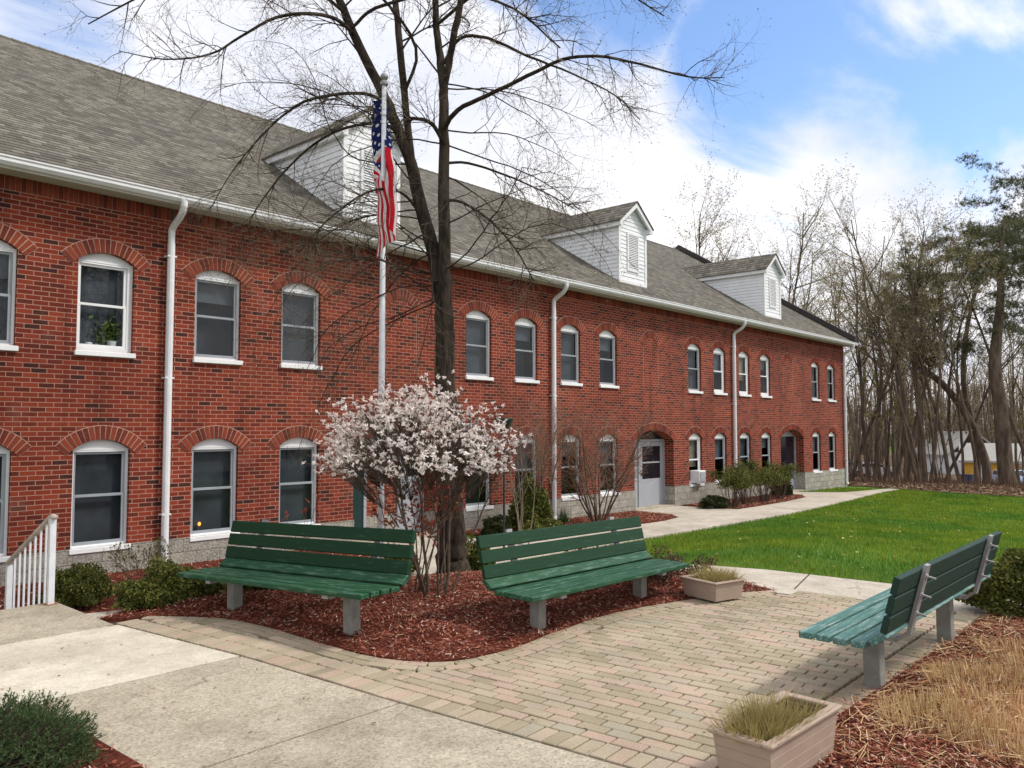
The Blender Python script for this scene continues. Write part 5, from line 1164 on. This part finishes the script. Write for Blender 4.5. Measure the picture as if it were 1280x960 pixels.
juniper()
# four vase shaped shrubs by the far door
for i, (x, y, h, lb) in enumerate([(21.95, -1.35, 1.12, 'vase shaped shrub furthest left by the far door'), (23.1, -1.25, 1.35, 'largest vase shaped shrub, second from the left by the far door'), (24.35, -1.2, 1.1, 'narrow vase shaped shrub, third from the left by the far door'), (25.75, -1.1, 1.22, 'vase shaped shrub furthest right, in front of the far doorway')]):
    p = (x, y, float(zt(x, y))); rt_, out = bare_shrub(p, 26, h*.9, .62, 'stem', lb, 80+i, .9, 'vase_shrub', None, 0, rad=.013, up=.03, base_r=.1, t0=.55)
    rt_['group'] = 'vase shaped shrubs under the far windows'
    g = np.random.default_rng(90+i); e = np.concatenate([q[0][-3:] for q in out[2]]+[q[0][-3:] for q in out[1]]); e = e[e[:, 2] > h*.5]; n = 4200; C = e[g.integers(0, len(e), n)]+g.normal(0, .05, (n, 3)); C[:, 2] = np.minimum(C[:, 2], h*1.02+.04*np.sin(C[:, 0]*9)); V, F = quads(C, rvec(n, g)*.021, rvec(n, g)*.014); mesh('foliage', V, F, M['hedge'], rt_)
leafy((21.3, -1.1, float(zt(21.3, -1.1))), .6, .35, .3, 4000, 'hedged', 'low dark spreading shrub at the left end of the far mulch bed', 88, .022)
leafy((26.9, -.7, float(zt(26.9, -.7))), .4, .35, .6, 4000, 'hedged', 'dark rounded shrub against the wall of the far doorway', 89, .022)
# dark shrubs beside bench two, and the big one behind bench three
bare_shrub(G(800, 735), 22, .5, 1.1, 'stem', 'low dark twiggy shrub behind the right end of the middle bench', 71, 1.6, leaves='brownleaf', nl=2600, lsz=.011, rad=.007)
bare_shrub(G(742, 728), 20, .42, 1.0, 'stem', 'low dark twiggy shrub seen through the slats of the middle bench', 76, 1.5, leaves='brownleaf', nl=2000, lsz=.011, rad=.007)
bare_shrub(G(858, 728), 16, .36, 1.1, 'stem', 'small brown twiggy shrub behind the far flower box', 72, 1.4, leaves='brownleaf', nl=1500, lsz=.011, rad=.006)
leafy((8.9, -10.95, 0), .50, .55, .55, 26000, 'hedge', 'olive brown rounded shrub behind the right hand bench at the picture edge', 73, .012)
# bulbs
def bulbs(p, n, h, label, seed):
    g = np.random.default_rng(seed); a = g.uniform(0, 6.28, n); C = np.column_stack([g.normal(0, .07, n), g.normal(0, .07, n), np.zeros(n)]); D_ = np.column_stack([np.cos(a)*.08, np.sin(a)*.08, g.uniform(.6, 1, n)*h]); V, F = blades(C, D_, np.column_stack([-np.sin(a), np.cos(a), 0*a])*.009)
    o = mesh('bulb_plant', V, F, M['greenleaf']); o.location = p; tag(o, label, 'plant')
bulbs(G(330, 748), 34, .24, 'upright green bulb leaves showing under the left bench', 1); bulbs(G(352, 745), 16, .14, 'smaller tuft of bulb leaves beside the larger one under the left bench', 2); bulbs((15.0, -.55, float(zt(15, -.5))), 80, .38, 'bright green leaf tuft at the foot of the middle downspout', 3)
# garden post with funnel head
gp = P(630, 600, 13.6); gz = float(zt(gp[0], gp[1])); o = empty('garden_post', (gp[0], gp[1], gz), 'thin dark garden post with a funnel shaped head right of the big tree', 'post')
a = MB(); a.tube([(0, 0, -.1), (0, 0, 2.1)], .018, 8); a.build('post', M['black'], o); a = MB(); a.tube([(0, 0, 2.02), (0, 0, 2.12), (0, 0, 2.32), (0, 0, 2.34)], [.03, .06, .17, .16], 12); a.build('funnel_head', plain('patina_metal', (.03, .045, .035), .6, .3), o)
# clipped dry ornamental grass
def straw():
    g = np.random.default_rng(77); cl = [(5.25, -11.05, .34), (5.6, -11.3, .38), (6.15, -11.1, .36), (6.6, -11.4, .42), (5.1, -11.45, .34), (7.1, -11.3, .4), (5.75, -11.7, .4), (6.5, -11.85, .4), (7.6, -11.6, .42), (4.95, -11.8, .3), (7.4, -12.1, .42), (6.0, -12.1, .4)]
    for i, (x, y, r_) in enumerate(cl):
        n = 1000; rr = r_*np.sqrt(g.uniform(0, 1, n)); a = g.uniform(0, 6.28, n); X = rr*np.cos(a); Y = rr*np.sin(a); h = g.uniform(.05, .16, n)*(1-.35*(rr/r_)**2)
        D_ = np.column_stack([X*.12+g.normal(0, .016, n), Y*.12+g.normal(0, .016, n), h]); b_ = g.uniform(0, 3.14, n); V, F = blades(np.column_stack([X, Y, np.zeros(n)]), D_, np.column_stack([np.cos(b_), np.sin(b_), 0*b_])*.0055)
        m_ = 250; V2, F2 = quads(np.column_stack([g.normal(0, r_*.7, m_), g.normal(0, r_*.7, m_), g.uniform(.01, .06, m_)]), rvec(m_, g)*[.09, .09, .02], rvec(m_, g)*[.003, .003, .002])
        o = bpy.data.objects
        tri = np.vstack([F]); ob = mesh('dry_grass', V, F, M['straw']); ob.location = (x, y, float(zt(x, y))+.04)
        q = mesh('fallen_straw', V2, F2, M['straw'], ob); tag(ob, 'clipped clump of dry straw coloured grass in the near right bed', 'grass', 'clipped dry grass clumps')
straw()
def strawlitter():
    g = np.random.default_rng(78); n = 2600; X = g.uniform(4.3, 9, n); Y = g.uniform(-12.6, -10.65, n); a = g.uniform(0, 3.14, n); L = g.uniform(.02, .11, n); C = np.column_stack([X, Y, zt(X, Y)+.055+g.uniform(0, .02, n)])
    V, F = quads(C, np.column_stack([np.cos(a), np.sin(a), g.normal(0, .12, n)])*L[:, None], np.column_stack([-np.sin(a), np.cos(a), 0*a])*.0022); tag(mesh('straw_litter', V, F, M['straw']), 'loose dry straw scattered over the mulch on the right', 'straw', kind='stuff')
strawlitter()
def lawn_specks():
    g = np.random.default_rng(80); n = 260; d = 10+22*g.uniform(0, 1, n)**.8; a = g.uniform(R(10), R(34), n); X = d*np.cos(a); Y = CAM[1]+d*np.sin(a); k = np.ones(n, bool)
    for pl_ in LAWN_EXCL: k &= ~inpoly(X, Y, np.array([p[:2] for p in pl_]))
    k &= ~inpoly(X, Y, np.array(FLOOR)); X, Y = X[k], Y[k]; n = len(X)
    V, F = quads(np.column_stack([X, Y, zt(X, Y)+.03]), rvec(n, g)*[.022, .022, .008], rvec(n, g)*[.016, .016, .006]); tag(mesh('fallen_leaves', V, F, M['straw']), 'few pale fallen leaves and dandelion heads on the lawn', 'leaves', kind='stuff')
lawn_specks()
# little debris on the walk
def debris():
    g = np.random.default_rng(79); n = 260; X = g.uniform(1.8, 8.4, n); Y = g.uniform(-10.3, -5, n); k = inpoly(X, Y, np.array([(1.8, -10.3), (8.4, -10.3), (8.3, -8.7), (4.2, -8.2), (3.8, -7), (3.7, -5.5), (1.8, -5)])); X, Y = X[k], Y[k]; n = len(X)
    V, F = quads(np.column_stack([X, Y, np.full(n, .006)]), rvec(n, g)*[.012, .012, .002], rvec(n, g)*[.007, .007, .002]); tag(mesh('debris', V, F, M['litter']), 'tiny leaf and twig scraps on the paving', 'debris', kind='stuff')
debris()

# ------------------------------------------------------------------ things beyond the woods
def car(x, depth, col, rz_, label):
    p = P(x, 590, depth); z = float(zt(p[0], p[1])); root = empty('parked_car', (p[0], p[1], z), label, 'car', None, rz_)
    prof = [(-2.2, .35), (-2.25, .7), (-2.1, .95), (-1.45, 1.02), (-.95, 1.4), (.55, 1.44), (1.2, 1.02), (2.05, .88), (2.25, .6), (2.2, .35)]
    b = MB(); b.prism(prof, -.85, .85); b.build('body', plain('car_paint_'+label.split()[0], col, .3, .5), root)
    g = MB()
    for s in (-1, 1): yy = s*.855; g.add([(-1.3, yy, 1.03), (-.9, yy, 1.33), (.5, yy, 1.36), (1.0, yy, 1.03)], [(0, 1, 2, 3)])
    g.add([(.62, -.75, 1.41), (.62, .75, 1.41), (1.2, .75, 1.06), (1.2, -.75, 1.06)], [(0, 1, 2, 3)]); g.add([(-1.02, -.75, 1.37), (-1.02, .75, 1.37), (-1.47, .75, 1.06), (-1.47, -.75, 1.06)], [(0, 1, 2, 3)]); g.build('windows', M['doorglass'], root)
    for sx in (-1.4, 1.4):
        for s in (-1, 1): wv = MB(); wv.tube([(sx, s*.70, .33), (sx, s*.88, .33)], .33, 14); wv.build('wheel', M['black'], root)
    for s in (-1, 1): hl = MB(); hl.box(2.2, 2.27, s*.6-.15, s*.6+.15, .6, .75); hl.build('headlight', M['white'], root)
car(1064, 82, (.04, .045, .05), R(-60), 'dark parked car seen just right of the building corner')
car(1092, 80, (.45, .47, .5), R(-70), 'silver parked car between the trunks right of the dark car')
car(1262, 66, (.42, .52, .72), R(-150), 'pale blue car at the right beside the yellow shed')
def hut(name, x, depth, w_, d_, h, rh, wall, roof, label, rz_, gable=None):
    p = P(x, 600, depth); z = float(zt(p[0], p[1]))-.3; root = empty(name, (p[0], p[1], z), label, 'building', None, rz_)
    b = MB(); b.box(-w_/2, w_/2, -d_/2, d_/2, 0, h); b.build('wall', wall, root)
    g = MB()
    for s in (-1, 1): g.add([(-w_/2+.02, s*(d_/2-.02), h), (w_/2-.02, s*(d_/2-.02), h), (0, s*(d_/2-.02), h+rh-.05)], [(0, 1, 2)])
    g.build('gable', gable or wall, root)
    r_ = MB(); o = .35
    for s in (-1, 1): zz_ = h-rh*o/(w_/2); r_.add([(s*(w_/2+o), -d_/2-o, zz_), (s*(w_/2+o), d_/2+o, zz_), (0, d_/2+o, h+rh), (0, -d_/2-o, h+rh), (s*(w_/2+o), -d_/2-o, zz_-.18), (s*(w_/2+o), d_/2+o, zz_-.18), (0, d_/2+o, h+rh-.18), (0, -d_/2-o, h+rh-.18)], [(0, 1, 2, 3), (4, 5, 6, 7), (0, 1, 5, 4), (0, 3, 7, 4), (1, 2, 6, 5)])
    r_.build('roof', roof, root)
    return root
yel = plain('yellow_wall', (.62, .36, .06), .8, .2, .06); grr = plain('grey_far_roof', (.36, .35, .33), .9, .1, .1, .8); wht = plain('white_far_wall', (.66, .68, .72), .7, .2, .06); dkg = plain('dark_gable', (.05, .042, .036), .8, .2, .2)
y_ = hut('shed', 1238, 72, 5, 4.0, 2.5, 1.3, yel, grr, 'low yellow shed with pale grey roof behind the crooked pine', R(191))
b = MB(); b.box(2.51, 2.55, -1.0, -.2, .3, 2.1); b.build('shed_door', wht, y_)
h_ = hut('house', 1196, 88, 5.6, 7, 2.6, 2.2, wht, grr, 'white house with a dark gable behind the woods', R(-48), dkg)
b = MB(); b.box(-1.2, -.3, -4.06, -4.01, 1.0, 2.0); b.build('window', M['doorglass'], h_)
for i, x in enumerate((1204, 1211)):
    p = P(x, 600, 66); z = float(zt(p[0], p[1])); o = empty('wheelie_bin', (p[0], p[1], z), ['dark blue bin left of the pair in front of the yellow shed', 'dark blue bin right of the pair in front of the yellow shed'][i], 'bin', 'blue bins by the yellow shed'); b = MB(); b.add([(-.25, -.25, 0), (.25, -.25, 0), (.25, .25, 0), (-.25, .25, 0), (-.3, -.33, 1), (.3, -.33, 1), (.3, .33, 1), (-.3, .33, 1)], [(0, 1, 2, 3), (4, 5, 6, 7), (0, 1, 5, 4), (1, 2, 6, 5), (2, 3, 7, 6), (3, 0, 4, 7)]); b.build('body', plain('bin_blue', (.03, .06, .16), .5, .4), o); b = MB(); b.box(-.32, .32, -.36, .36, 1.0, 1.07, bev=.01); b.build('lid', plain('bin_lid', (.02, .03, .08), .5, .4), o)
print('objects', len(bpy.data.objects))
